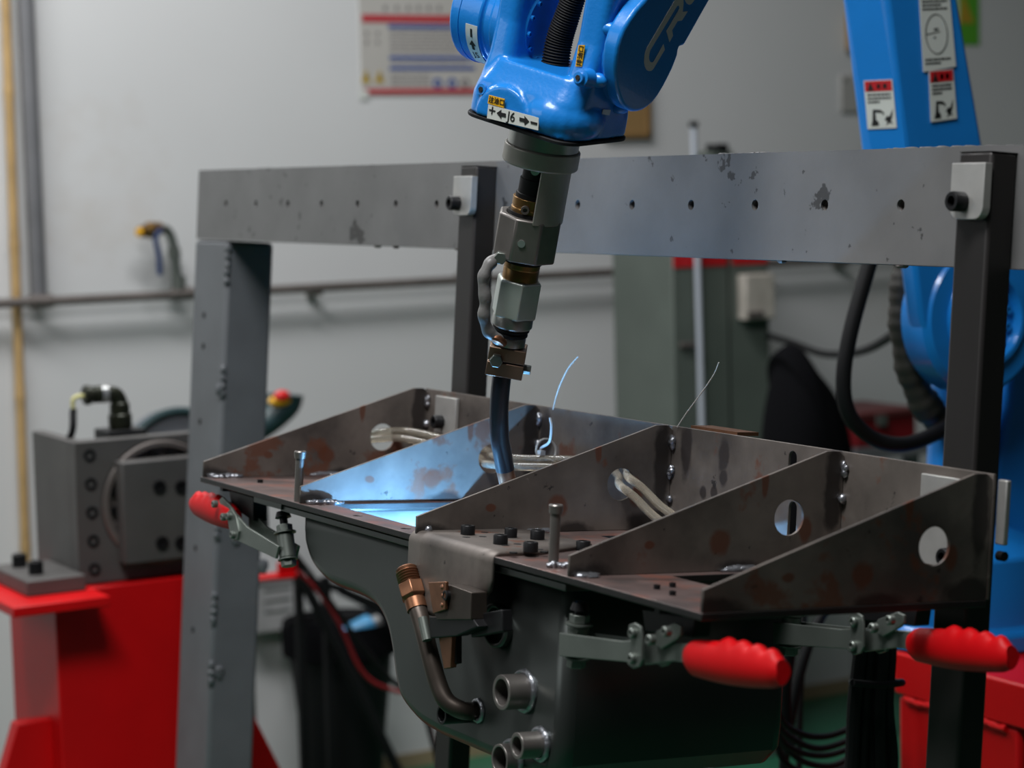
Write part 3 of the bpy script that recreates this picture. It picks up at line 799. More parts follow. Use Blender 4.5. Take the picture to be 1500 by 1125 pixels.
# pipe clamp block held by the saddle
cl = thing('pipe_clamp_block', 'dark steel block clamp gripping the bent drain pipe under the saddle', 'clamp', JIG, JIG.on(650, 900, 0, VF - 0.007))
BX = VF - 0.0030
def jq(pts, ax, val, dv): return MB().prism([JIG.on(x, y, ax, val) for x, y in pts], dv)
part('body', jq([(628, 856), (660, 857), (690, 868), (690, 908), (640, 908), (632, 890)], 0, BX - 0.016, (0.016, 0, 0)), M['darkpipe'], cl, bev=0.0008)
part('face_plate', jq([(628, 903), (690, 903), (700, 918), (668, 932), (630, 935)], 0, BX - 0.014, (0.012, 0, 0)), M['black'], cl, bev=0.001)
part('side_arm', jq([(686, 902), (735, 893), (737, 925), (690, 934)], 0, BX - 0.004, (0.010, 0, 0)), M['black'], cl, bev=0.001)
part('copper_face', jq([(627, 853), (653, 852), (652, 893), (634, 899)], 0, BX - 0.0195, (0.003, 0, 0)), M['copper'], cl, bev=0.0006)
part('foot_plate', jq([(642, 932), (662, 932), (660, 978), (650, 980)], 0, BX - 0.008, (0.006, 0, 0)), M['copper'], cl, bev=0.0006)
part('foot_plate', jq([(660, 932), (668, 932), (668, 972), (660, 974)], 0, BX - 0.004, (0.006, 0, 0)), M['black'], cl, bev=0.0006)
part('cradle', MB().path([JIG.on(619, 905, 0, ZP - 0.019), JIG.on(626, 938, 0, ZP - 0.019)], 0.0045, 12, 0), M['zinc'], cl)
cap_screw(cl, JIG.on(657, 872, 0, BX - 0.016), (-1, 0, 0), 0.0045, 0.004)
for y in (860, 873, 886):
    part('weld_bead', MB().ball(JIG.on(650, y, 0, BX - 0.018), 0.0028, 8, 6, 0.2), M['nozzle'], cl, 60)

# ================================================================== TOGGLE CLAMPS
def grip_mesh(A, B, up, r0=0.0140):
    A, B, up = V(A), V(B), V(up).normalized()
    d = (B - A); L = d.length; d.normalize(); s_ = d.cross(up).normalized(); up = s_.cross(d)
    rings = []
    N = 40
    for k in range(N + 1):
        t_ = k / N
        h = r0 * (0.86 + 0.30 * math.sin(math.pi * min(t_ * 0.9 + 0.12, 1)) )
        if t_ < 0.06: h *= 0.72 + 4.6 * t_
        end = max(0, (t_ - 0.93) / 0.07)
        h *= (1 - 0.16 * end)
        bump = 0.0040 * abs(math.sin(math.pi * (t_ - 0.36) / 0.155)) if 0.36 < t_ < 0.98 else 0
        ring = []
        for j in range(20):
            a = 2 * math.pi * j / 20
            x = math.cos(a) * h * 0.62; y = math.sin(a) * h
            if math.sin(a) > 0.5: y += (bump - 0.0015) * (math.sin(a) - 0.5) * 2
            ring.append(A + d * (L * t_ + (max(0, t_ - 0.8) * 5) ** 2 * (-0.35 * y if y > 0 else 0.25 * y)) + s_ * x + up * y)
        rings.append(ring)
    return MB().loft(rings)
def toggle_clamp(tr, v0, label, dv=0.0):
    def Q(x, y, off=0.0):
        p = JIG.on(x, y, 0, v0 + off * 0); p.x = v0 + dv + off; return p
    base = Q(*tr['base'][0])
    t = thing('toggle_clamp', label, 'clamp', JIG, base, 'toggle clamps under the fixture plate')
    pr = lambda key, o0, o1: MB().prism([Q(x, y, o0) for x, y in tr[key]], (o1 - o0, 0, 0))
    part('mounting_bracket', pr('base', 0.004, 0.020), M['black'], t, bev=0.001)
    for s0, s1 in ((-0.0125, -0.0095), (0.0095, 0.0125)):
        part('arm_plate', pr('arm', s0, s1), M['zinc'], t, bev=0.0006)
        part('link_plate', pr('link', s0 - 0.002 if s0 < 0 else s0 + 0.002, s1 - 0.0025 if s0 < 0 else s1 + 0.0025), M['zinc'], t, bev=0.0006)
    part('pivot_plate', pr('pivot', -0.0075, -0.0045), M['zinc'], t, bev=0.0006)
    part('lever_plate', pr('lever', -0.004, 0.002), M['zinc'], t, bev=0.0006)
    for x, y in tr['rivets']:
        p = Q(x, y, -0.0170)
        rv = part('rivet', MB().lathe(p + V((0.004, 0, 0)), (-1, 0, 0), [(0, 0.0042), (0.0045, 0.0042), (0.0055, 0.0032), (0.0055, 0.002), (0.004, 0.0018)], 16), M['zinc'], t)
    (ax_, ay_), (bx_, by_) = tr['spindle']
    a, b = Q(ax_, ay_, 0), Q(bx_, by_, 0)
    part('spindle', MB().cyl(a, b, 0.0042), M['black'], t)
    ln = (a - b).normalized()
    part('spindle_nut', MB().cyl(b + ln * 0.004, b + ln * 0.011, 0.0085, n=6), M['zinc'], t, bev=0.0006)
    part('washer', MB().cyl(b + ln * 0.002, b + ln * 0.0035, 0.0115), M['zinc'], t)
    part('bolt_holder', MB().cyl(b + ln * 0.001, b - ln * 0.024, 0.0088), M['zinc'], t, bev=0.001)
    part('washer', MB().cyl(b - ln * 0.0245, b - ln * 0.026, 0.0105), M['zinc'], t)
    part('spindle_nut', MB().cyl(b - ln * 0.0265, b - ln * 0.033, 0.0080, n=6), M['zinc'], t, bev=0.0006)
    part('rubber_tip', MB().cyl(a, a + ln * 0.006, 0.0085, 0.0065), M['black'], t)
    (x0, y0), (x1, y1) = tr['grip']
    part('grip', grip_mesh(Q(x0, y0, -0.001), Q(x1, y1, -0.001), (0, 0, 1)), M['grip'], t, 60, label='red vinyl handle grip')
    return t
near = dict(base=[(934, 893), (1012, 905), (1008, 935), (938, 925)],
            arm=[(838, 926), (930, 938), (958, 936), (958, 972), (930, 968), (838, 960)],
            link=[(944, 914), (952, 911), (961, 917), (963, 930), (963, 966), (959, 975), (950, 978), (942, 972), (940, 962), (944, 950), (946, 935), (942, 925)],
            pivot=[(970, 930), (974, 923), (1000, 912), (1009, 917), (1009, 928), (1003, 936), (980, 950), (971, 944)],
            lever=[(950, 940), (985, 940), (1016, 943), (1016, 972), (992, 968), (950, 974)],
            rivets=[(952, 926), (951, 963), (978, 936), (1001, 924)],
            spindle=[(850, 893), (848, 919)], grip=[(1011, 961), (1150, 984)])
toggle_clamp(near, -0.293, 'toggle clamp with red grip just below the front right corner of the fixture plate')
toggle_clamp(near, -0.293, 'shadowed toggle clamp with red grip in front of the right upright', 0.216)
far = dict(base=[(330, 718), (366, 728), (366, 764), (334, 742)],
           arm=[(352, 748), (360, 752), (378, 772), (424, 800), (420, 818), (364, 792), (352, 770)],
           link=[(352, 748), (358, 746), (364, 756), (368, 778), (366, 790), (360, 791), (355, 782), (351, 760)],
           pivot=[(330, 732), (335, 728), (350, 746), (356, 758), (352, 765), (344, 762), (332, 742)],
           lever=[(326, 744), (345, 750), (362, 774), (360, 788), (346, 776), (322, 766)],
           rivets=[(334, 738), (347, 757), (355, 756), (361, 783)],
           spindle=[(415, 758), (418, 784)], grip=[(348, 758), (285, 737)])
toggle_clamp(far, -0.293, 'toggle clamp with red grip at the far left corner of the fixture plate')
# ------------------------------------------------------------------ clear hoses, ties, wires
def hose(dv, dw, label):
    P = [(-0.120, 1.150, -0.285), (-0.098, 1.130, -0.272), (-0.088, 1.1166, -0.268), (-0.072, 1.085, -0.265), (-0.052, 1.02, -0.270), (-0.060, 0.93, -0.272),
         (-0.090, 0.8641, -0.2715), (-0.078, 0.82, -0.270), (-0.055, 0.77, -0.266), (-0.046, 0.70, -0.260), (-0.066, 0.645, -0.262), (-0.084, 0.6145, -0.267),
         (-0.086, 0.585, -0.275), (-0.082, 0.55, -0.292), (-0.072, 0.50, -0.3065), (-0.062, 0.44, -0.3075)]
    pts = [V((a, b, c_)) + V((dv, 0, dw)) for a, b, c_ in P]
    return single('clear_hose', label, 'hose', JIG, pts[-1], MB().path(pts, 0.0042, 12, 5), M['hose'], 'clear hoses through the rib holes')
hose(-0.0045, -0.004, 'clear plastic hose through the rib holes, lower of the pair')
hose(0.0045, 0.004, 'clear plastic hose through the rib holes, upper of the pair')
c0 = JIG.on(800, 660, 0, -0.052)
pts = [c0 + V((0.004 * 0 + 0.012 * math.cos(a), 0.002 * math.sin(a), 0.012 * math.sin(a))) for a in [R(q) for q in range(0, 361, 20)]]
zt_ = thing('cable_tie', 'white cable tie with upright tail around the clear hoses', 'cable tie', JIG, c0)
part('loop', MB().path(pts, 0.0012, 6, 0), M['tie'], zt_)
tl = [JIG.on(x, y, 0, -0.066) for x, y in ((793, 664), (793, 656), (805, 647), (808, 625), (806, 612))]
part('tail', MB().path(tl, 0.0014, 6, 4), M['tie'], zt_)
part('head', MB().box(tuple(tl[0] - V((0.003, 0.003, 0.002))), tuple(tl[0] + V((0.003, 0.003, 0.003)))), M['tie'], zt_)
for pl, lab in (([(810, 600), (818, 570), (832, 540), (847, 522)], 'thin steel wire sticking up behind the torch neck'),
                ([(992, 626), (1005, 606), (1030, 572), (1046, 548), (1053, 531)], 'thin bright wire sticking up from the weld on the middle rib')):
    pts = [JIG.on(x, y, 0, VB - 0.0015) for x, y in pl]
    single('wire_tail', lab, 'wire', JIG, pts[0], MB().path(pts, 0.0006, 6, 4), M['wire'])

# ================================================================== ROBOT
rb = thing('welding_robot', 'blue six-axis welding robot arm on a red pedestal', 'robot', WLD, (0.72, 1.08, 0.76))
WB = {}
def wpart(name, mb, m_, bev=None, smooth=35, parent=None, label=None):
    # part modelled in the wrist frame, stored in the robot's own frame
    m2 = MB(); m2.v = [WRI.M @ p for p in mb.v]; m2.f = mb.f
    return part(name, m2, m_, parent or rb, smooth, bev, label)
J5 = V((0, 0.017, 0.082))
mb = MB()
def rbox(lo, hi, r, n=4):
    return MB().prism([(a, b, lo[2]) for a, b in rrect2(lo[0], lo[1], hi[0], hi[1], r, n)], (0, 0, hi[2] - lo[2]))
def merge(*ms):
    o = MB()
    for q in ms: o.add(q.v, q.f)
    return o
# --- wrist housing: base block, shoulders, two fork arms
ring = lambda lo, hi, r, k: [(a, b, k) for a, b in rrect2(lo[0], lo[1], hi[0], hi[1], r, 5)]
blk = MB().loft([ring((-0.058, -0.056), (0.066, 0.046), 0.020, 0.003), ring((-0.058, -0.056), (0.066, 0.046), 0.020, 0.022),
                 ring((-0.056, -0.054), (0.065, 0.045), 0.022, 0.034), ring((-0.052, -0.047), (0.064, 0.044), 0.022, 0.046), ring((-0.050, -0.042), (0.063, 0.042), 0.022, 0.056)])
bulge = MB().ball((0.034, -0.026, 0.018), (0.040, 0.036, 0.026), 20, 14)
bulge2 = MB().cyl((-0.010, -0.03, 0.006), (-0.010, -0.0590, 0.006), 0.030, n=40)
sk = lambda rows: MB().loft([[(i_, j_, k_) for i_, j_ in rrect2(x0, y0, x1, y1, 0.009, 4)] for (x0, x1, y0, y1, k_) in rows])
larm = sk(((-0.056, -0.016, -0.046, 0.042, 0.03), (-0.055, -0.026, -0.038, 0.042, 0.058), (-0.056, -0.029, -0.034, 0.055, 0.09), (-0.057, -0.029, -0.034, 0.06, 0.15)))
rarm = sk(((0.030, 0.066, -0.046, 0.042, 0.03), (0.036, 0.068, -0.038, 0.042, 0.058), (0.038, 0.070, -0.034, 0.055, 0.09), (0.038, 0.070, -0.034, 0.06, 0.15)))
hub = MB().cyl((-0.058, J5.y, J5.z), (-0.040, J5.y, J5.z), 0.046, n=40)
bulge2.v = [V((p.x, p.y, max(p.z, 0.003))) for p in bulge2.v]; bulge.v = [V((p.x, p.y, max(p.z, 0.003))) for p in bulge.v]
o = wpart('wrist_housing', merge(blk, bulge, bulge2, larm, rarm, hub), M['blue'], smooth=0)
cast(o, 0.0018, 8)
# gasket under the housing
wpart('base_gasket', MB().loft([ring((-0.0585, -0.0585), (0.0668, 0.047), 0.020, -0.001), ring((-0.0585, -0.0585), (0.0668, 0.047), 0.020, 0.0025)]), M['rubber'], 0.0008)
# --- left bearing cap
o = wpart('bearing_cap', MB().lathe((-0.054, J5.y, J5.z), (-1, 0, 0), [(0, 0.047), (0.008, 0.047), (0.010, 0.044), (0.018, 0.044), (0.020, 0.048), (0.054, 0.048), (0.056, 0.046), (0.056, 0.03)], 48), M['blue'], smooth=30)
bevel(o, 0.0012, 2, 30)
wpart('cap_edge', MB().pipe((-0.098, J5.y, J5.z), (-0.104, J5.y, J5.z), 0.0487, 0.046, 48), M['blue'])
# --- inner bearing ring with screws on the left arm
wpart('bearing_ring', MB().lathe((-0.0295, J5.y, J5.z + 0.002), (1, 0, 0), [(0, 0.037), (0.0025, 0.037), (0.0032, 0.0365), (0.0032, 0.0315), (0.0018, 0.031)], 44), M['blue'])
for k in range(14):
    a = 2 * math.pi * k / 14 + 0.15
    c_ = V((-0.0265, J5.y + 0.0335 * math.cos(a), J5.z + 0.002 + 0.0335 * math.sin(a)))
    wpart('ring_screw', MB().lathe(c_, (1, 0, 0), [(0, 0.0027), (0.003, 0.0027), (0.003, 0.0014), (0.001, 0.0014)], 10), M['blue'])
# --- belt cover on the right side (long side of the forearm)
co = [(1090, 0), (1045, 50), (1010, 100), (980, 150), (960, 200), (946, 250), (940, 300), (936, 350), (938, 400), (943, 450), (955, 500), (968, 535), (985, 560), (1005, 577), (1030, 587), (1055, 585), (1080, 577), (1105, 561), (1130, 540), (1160, 500), (1190, 450), (1213, 405), (1235, 360), (1262, 290), (1266, 262), (1272, 245), (1295, 240), (1430, 0), (1540, -195), (1235, -195)]
out = []
for a, b in co:
    p = WRI.on(640 + a / 3.5714, b / 3.5714, 0, 0.088); out.append((p.y, p.z))
o = wpart('belt_cover', MB().prism([(0.088, a, b) for a, b in out], (-0.016, 0, 0)), M['blue'])
bevel(o, 0.003, 3, 50)
cy, cz = J5.y + 0.003, J5.z + 0.001
# cover body behind the lid: round nose and straight flanks
d_ = V((0, 0.0288, 0.042)).normalized()
def stadium(r, L=0.24):
    n_ = V((0, d_.z, -d_.y))
    pts = []
    for k in range(0, 17):
        a = math.pi * k / 16
        pts.append(V((0, cy, cz)) + n_ * (r * math.cos(a)) - d_ * (r * math.sin(a)))
    pts += [V((0, cy, cz)) - n_ * r + d_ * L, V((0, cy, cz)) + n_ * r + d_ * L]
    return pts
o = wpart('belt_cover_body', MB().prism([V((0.0735, p.y, p.z)) for p in stadium(0.0505)], (-0.022, 0, 0)), M['blue'])
bevel(o, 0.004, 3, 50)
for j_, k_ in ((-0.030, 0.060), (-0.026, 0.106), (0.012, 0.0335)):
    wpart('cover_screw_boss', MB().ball((0.066, j_, k_), (0.012, 0.007, 0.007), 12, 8), M['blue'], smooth=60)
# forearm above the wrist (mostly out of frame)
fa = [V((0.052, p.y, p.z)) for p in stadium(0.040)]
wpart('forearm', MB().prism([V((-0.045, 0, 0)) + V((0, J5.y + q.y, J5.z + q.z)) for q in [d_ * 0.10 + V((0, d_.z, -d_.y)) * 0.05, d_ * 0.10 - V((0, d_.z, -d_.y)) * 0.02, d_ * 0.42 - V((0, d_.z, -d_.y)) * 0.05, d_ * 0.42 + V((0, d_.z, -d_.y)) * 0.06]], (0.10, 0, 0)), M['blue'], 0.008)
# lettering on the belt cover: traced strokes C R P on the lid plane
def stroke(pl, wd, name='lettering'):
    P3 = [WRI.on(640 + a / 3.5714, b / 3.5714, 0, 0.0885) for a, b in pl]
    return P3
def ribbon(pl, wpx):
    mb = MB()
    L = []; Rr = []
    n = len(pl)
    for i in range(n):
        a = V(pl[max(i - 1, 0)]); b = V(pl[min(i + 1, n - 1)])
        t_ = (b - a).normalized(); nn = V((-t_.y, t_.x))
        w_ = wpx if not hasattr(wpx, '__len__') else wpx[i]
        L.append(V(pl[i]) + nn * w_ / 2); Rr.append(V(pl[i]) - nn * w_ / 2)
    poly = L + Rr[::-1]
    P3 = [WRI.on(640 + p.x / 3.5714, p.y / 3.5714, 0, 0.0882) for p in poly]
    N = len(P3); vs = P3 + [p + V((0.0005, 0, 0)) for p in P3]
    fs = []
    for i in range(n - 1):
        a, b, c_, d2 = i, i + 1, N - 2 - i, N - 1 - i
        fs += [(a, b, c_, d2), (N + d2, N + c_, N + b, N + a), (a, N + a, N + b, b), (d2, c_, N + c_, N + d2)]
    return mb.add(vs, fs)
def glyph(pl, lab):
    P3 = [WRI.on(920 + a / 9.377, b / 9.377, 0, 0.0882) for a, b in pl]
    return wpart('lettering', MB().prism(P3, (0.0005, 0, 0)), M['silver'], smooth=0, label=lab)
glyph([(640, 0), (265, 640), (240, 700), (225, 760), (218, 850), (226, 905), (240, 940), (260, 966), (283, 975), (308, 972), (330, 960), (352, 930), (375, 890), (500, 680), (483, 608), (360, 828), (345, 850), (325, 857), (308, 853), (293, 840), (285, 815), (282, 770), (290, 720), (305, 680),
       (660, 95), (675, 76), (690, 75), (701, 92), (700, 115), (680, 160), (640, 230), (525, 425), (565, 578), (612, 490), (600, 415), (675, 290), (735, 280), (815, 155), (745, 162), (757, 50), (752, -60), (675, -60)], 'silver letters C and R')
glyph([(770, -60), (780, 0), (790, 25), (805, 48), (835, 65), (862, 55), (885, 30), (905, 0), (930, -60)], 'silver letter P')
# --- bellows hose through the fork
pts = [WRI.on(x, y, 1, 0.004) for x, y in ((809, 130), (812, 105), (819, 60), (832, 20), (846, -20), (862, -60))]
wpart('bellows_hose', MB().path(pts, 0.014, 20, 22, radii=lambda t_, i: (0.0150 - 0.0050 * t_) * (1.0 if i % 2 else 0.86)), M['rubber'], smooth=60)
# --- plugs and labels
for x, y in ((706, 133), (848, 116)):
    p = WRI.on(x, y, 1, -0.0560 if x < 800 else -0.050)
    pb = wpart('plug_boss', MB().lathe(p + V((0, 0.014, 0)), (0, -1, 0.1), [(0, 0.0095), (0.012, 0.0078), (0.0125, 0.0052), (0.016, 0.0050)], 20), M['blue'])
    wpart('plug_socket', MB().cyl(p + V((0, -0.0021, 0.0015)), p + V((0, -0.0027, 0.0016)), 0.0026, n=6), M['socket'], parent=pb)
def wlabel(name, px, j_, m_, lab, th_=0.0008):
    pts = [WRI.on(x, y, 1, j_) for x, y in px]
    return wpart(name, MB().prism(pts, (0, -th_, 0)), M[m_], label=lab), pts
lj = -0.0608
lb, P4 = wlabel('axis_label', [(716, 153), (790, 172.5), (789, 191), (714, 173)], lj, 'white', 'white axis label reading + J6 -')
def wtext(parent, body, cx, cy_, size, j_, xdir, m_='ink', **kw):
    vs, fs = text_mesh(body, size, **kw)
    o_ = WRI.on(cx, cy_, 1, j_ - 0.0009)
    ax = V((xdir[0], 0, xdir[1])).normalized(); ay = V((-ax.z, 0, ax.x))
    return wpart('lettering', MB().add([o_ + ax * p.x + ay * p.y + V((0, -1, 0)) * p.z for p in vs], fs), M[m_], smooth=0, parent=parent)
xd = (P4[1] - P4[0]); xd = (xd.x, xd.z)
wtext(lb, 'J6', 749, 171.5, 0.0120, lj, xd)
wtext(lb, '+', 721, 163, 0.0150, lj, xd)
def warrow(parent, px, j_):
    pts = [WRI.on(x, y, 1, j_ - 0.0009) for x, y in px]
    return wpart('arrow_mark', MB().prism(pts, (0, -0.0004, 0)), M['ink'], smooth=0, parent=parent)
def along(a, b): return (716 + 74 * a + 0 * b, 153 + 19.5 * a + 18.5 * b)
warrow(lb, [along(0.16, 0.5), along(0.25, 0.16), along(0.25, 0.37), along(0.34, 0.37), along(0.34, 0.66), along(0.25, 0.66), along(0.25, 0.88)], lj)
warrow(lb, [along(0.80, 0.5), along(0.71, 0.16), along(0.71, 0.37), along(0.61, 0.37), along(0.61, 0.66), along(0.71, 0.66), along(0.71, 0.88)], lj)
warrow(lb, [along(0.83, 0.44), along(0.96, 0.44), along(0.96, 0.62), along(0.83, 0.62)], lj)
ly, P4 = wlabel('grease_label', [(717, 139), (740, 145), (738.5, 158), (715, 151.5)], lj + 0.0, 'yellow', 'yellow grease port label')
xd = (P4[1] - P4[0]); xd = (xd.x, xd.z)
wtext(ly, '注油口', 727.5, 148.5, 0.0062, lj, xd)
l2j = -0.0365
ly, P4 = wlabel('grease_label', [(848, 66), (857.5, 66), (853, 97.5), (843.5, 97)], l2j, 'yellow', 'yellow drain port label')
xd = (P4[3] - P4[0]); xd = (xd.x, xd.z)
wtext(ly, '排油口', 850.5, 81.5, 0.0062, l2j, (-xd[0], -xd[1]))
# curved J5 label on the bearing cap
mb = MB(); RR = 0.0492
A0, A1 = R(180 + 8), R(180 + 62)
n = 12; vs = []; fs = []
for k in range(n + 1):
    a = A0 + (A1 - A0) * k / n
    for i_ in (-0.088, -0.074):
        for rr in (RR - 0.0005, RR):
            vs.append((i_, J5.y + rr * math.cos(a), J5.z + rr * math.sin(a)))
for k in range(n):
    b = 4 * k
    fs += [(b + 1, b + 3, b + 7, b + 5), (b, b + 4, b + 6, b + 2), (b, b + 1, b + 5, b + 4), (b + 2, b + 6, b + 7, b + 3)]
fs += [(0, 2, 3, 1), (4 * n, 4 * n + 1, 4 * n + 3, 4 * n + 2)]
l5 = wpart('axis_label', mb.add(vs, fs), M['white'], label='white axis label reading J5')
def oncap(s, i_):                                  # s = fraction along the label, i_ across it
    a = A0 + (A1 - A0) * s; return V((i_, J5.y + (RR + 0.0003) * math.cos(a), J5.z + (RR + 0.0003) * math.sin(a)))
ic = -0.081
wpart('arrow_mark', MB().add([oncap(0.08, ic - .0012), oncap(0.08, ic + .0012), oncap(0.26, ic + .0012), oncap(0.26, ic - .0012)], [(0, 1, 2, 3)]), M['ink'], smooth=0, parent=l5)
wpart('arrow_mark', MB().add([oncap(0.33, ic), oncap(0.45, ic - .004), oncap(0.45, ic + .004), oncap(0.45, ic - .0016), oncap(0.45, ic + .0016), oncap(0.56, ic - .0016), oncap(0.56, ic + .0016)], [(0, 1, 2), (3, 4, 6, 5)]), M['ink'], smooth=0, parent=l5)
vs, fs = text_mesh('J5', 0.0105)
wpart('lettering', MB().add([oncap(0.72 - p.y / 0.046, ic + p.x) + V((0, 0, 0)) for p in vs], fs), M['ink'], smooth=0, parent=l5)
wpart('axis_label', MB().prism([WRI.on(x, y, 0, 0.0672) for x, y in ((883, 160), (894, 161), (892, 169), (881, 167))], (0.0006, 0, 0)), M['white'])

# --- lower link, shoulder and base (behind the jig)
YR = 1.00
def wq(pts, y0): return [WLD.on(x, y, 1, y0) for x, y in pts]
lk = wq([(1290, -60), (1398, -60), (1404, 0), (1418, 80), (1430, 150), (1441, 215), (1452, 300), (1456, 330), (1334, 330), (1326, 215), (1313, 110), (1300, 0)], YR)
o = part('lower_link', MB().prism(lk, (0, 0.088, 0)), M['blue'], rb, 30); bevel(o, 0.006, 3, 40)
hn = wq([(1334, 300), (1453, 300), (1466, 390), (1474, 500), (1430, 540), (1372, 520), (1350, 470), (1340, 390)], YR)
o = part('link_foot', MB().prism(hn, (0, 0.03, 0)), M['blue'], rb, 30); bevel(o, 0.006, 3, 40)
hc = WLD.on(1441, 466, 1, YR)
o = part('shoulder_hub', MB().lathe((hc.x, YR + 0.045, hc.z), (0, -1, 0), [(0, 0.098), (0.040, 0.098), (0.049, 0.090), (0.049, 0.064), (0.055, 0.062), (0.055, 0.056), (0.043, 0.052)], 56), M['blue'], rb, 30)
for k in range(12):
    a = 2 * math.pi * k / 12 + 0.2
    part('hub_screw', MB().lathe((hc.x + 0.042 * math.cos(a), YR + 0.005, hc.z + 0.042 * math.sin(a)), (0, -1, 0), [(0, 0.006), (0.007, 0.006), (0.007, 0.003), (0.003, 0.003)], 12), M['blue'], rb)
bc = V((0.735, 1.09, 0))
zb0 = 0.765
o = part('base_column', MB().lathe((bc.x, bc.y, zb0), (0, 0, 1), [(0, 0.135), (0.025, 0.135), (0.030, 0.122), (0.12, 0.118), (0.135, 0.085), (0.15, 0.05), (0.34, 0.04)], 48), M['blue'], rb, 30); bevel(o, 0.004, 2, 40)
# shoulder casting to the right
sp = wq([(1478, 600), (1482, 485), (1500, 512), (1560, 590), (1575, 760), (1560, 900), (1500, 900), (1462, 900), (1458, 690)], 1.06)
o = part('shoulder_casting', MB().prism(sp, (0, 0.12, 0)), M['blue'], rb, 30); bevel(o, 0.01, 3, 40)
o = part('shoulder_fin', MB().prism(wq([(1474, 392), (1493, 392), (1493, 500), (1474, 495)], 1.04), (0, 0.02, 0)), M['blue'], rb, 30)
o = part('motor_housing', MB().prism(wq([(1494, 385), (1560, 385), (1560, 600), (1494, 505)], 1.09), (0, 0.10, 0)), M['black'], rb, 30, bev=0.008)
# left flank of the link: a plane that runs back from the crease
FA, FB, FC = WLD.on(1302, -60, 1, YR), WLD.on(1327, 215, 1, YR), WLD.on(1276, 215, 1, YR + 0.040)
FN = (FB - FA).cross(FC - FA).normalized()
if FN.dot(CAM - FA) < 0: FN = -FN
def flank(x, y):
    r_ = WLD.ray(x, y); return CAM + r_ * ((FA - CAM).dot(FN) / r_.dot(FN))
FQ = [flank(x, y) for x, y in ((1302, -60), (1302, 0), (1314, 110), (1327, 215), (1333, 330), (1296, 330), (1276, 215), (1257, 110), (1240, 0), (1231, -60))]
o = part('link_flank', MB().prism([p + FN * 0.0005 for p in FQ], (0.03, 0.03, 0)), M['blue'], rb, 30)
# warning labels on the link
def warn(px_quad, hit, nrm, big, lab):
    pts = [hit(x, y) + nrm * 0.0016 for x, y in px_quad]
    bs = part('warning_label', MB().prism(pts, nrm * 0.0008), M['white'], rb, 0, label=lab)
    tl, tr, br, bl = pts
    def P(a, b): return tl + (tr - tl) * a + (bl - tl) * b + nrm * 0.0009
    def q(nm, a0, b0, a1, b1, mm):
        part(nm, MB().prism([P(a0, b0), P(a1, b0), P(a1, b1), P(a0, b1)], nrm * 0.0004), M[mm], bs, 0)
    hb = 0.13 if big else 0.23
    q('red_header', 0.03, 0.015, 0.97, hb, 'labelred')
    part('warning_triangle', MB().prism([P(0.12, hb - 0.02), P(0.34, hb - 0.02), P(0.23, 0.03)], nrm * 0.0008), M['ink'], bs, 0)
    q('heading_print', 0.44, hb * 0.35, 0.58, hb * 0.8, 'ink'); q('heading_print', 0.66, hb * 0.35, 0.80, hb * 0.8, 'ink')
    m2 = MB()
    rows = [(hb + 0.04 + 0.045 * k, 0.08, 0.9 if k % 2 == 0 else 0.7) for k in range(3)] if big else [(hb + 0.07 + 0.075 * k, 0.10, (0.9, 0.92, 0.5)[k]) for k in range(3)]
    if big: rows += [(0.86, 0.08, 0.92), (0.905, 0.08, 0.6)]
    for b, a0, a1 in rows:
        a = a0
        while a < a1:
            w_ = random.uniform(0.05, 0.12); h_ = 0.012 if big else 0.022
            m2.prism([P(a, b - h_), P(min(a + w_, a1), b - h_), P(min(a + w_, a1), b + h_), P(a, b + h_)], nrm * 0.0003); a += w_ + 0.025
    part('small_print', m2, M['ink'], bs, 0)['kind'] = 'stuff'
    if big:
        cc = P(0.5, 0.56); ex = (tr - tl) * 0.36; ey = (bl - tl) * 0.235
        ring_ = [cc + ex * math.cos(2 * math.pi * k / 40) + ey * math.sin(2 * math.pi * k / 40) for k in range(41)]
        part('circle_mark', MB().path(ring_, 0.0006, 5, 0), M['ink'], bs, 0)
        part('arrow_mark', MB().prism([P(0.14, 0.555), P(0.62, 0.53), P(0.62, 0.537), P(0.14, 0.565)], nrm * 0.0003), M['ink'], bs, 0)
        q('small_print_mark', 0.42, 0.49, 0.56, 0.515, 'ink'); q('small_print_mark', 0.40, 0.59, 0.46, 0.61, 'ink')
    else:
        part('robot_pictogram', MB().prism([P(0.14, 0.94), P(0.42, 0.94), P(0.40, 0.85), P(0.33, 0.82), P(0.32, 0.66), P(0.56, 0.68), P(0.60, 0.74), P(0.62, 0.67), P(0.50, 0.61), P(0.24, 0.60), P(0.20, 0.82)], nrm * 0.0003), M['ink'], bs, 0)
        part('person_pictogram', MB().prism([P(0.62, 0.82), P(0.72, 0.74), P(0.80, 0.76), P(0.94, 0.60), P(0.90, 0.76), P(0.84, 0.84), P(0.90, 0.92), P(0.80, 0.88), P(0.66, 0.94), P(0.72, 0.86)], nrm * 0.0003), M['ink'], bs, 0)
front = lambda x, y: WLD.on(x, y, 1, YR)
warn([(1266, 118), (1308, 116), (1314.5, 187), (1272, 189)], flank, FN, False, 'warning label with a small robot pictogram')
warn([(1359, 104), (1394.5, 101), (1400, 173.5), (1362, 179)], front, V((0, -1, 0)), False, 'warning label with a small robot pictogram')
warn([(1344, -18), (1388, -20), (1398.5, 97.5), (1351, 105.5)], front, V((0, -1, 0)), True, 'tall warning label with a circle diagram')
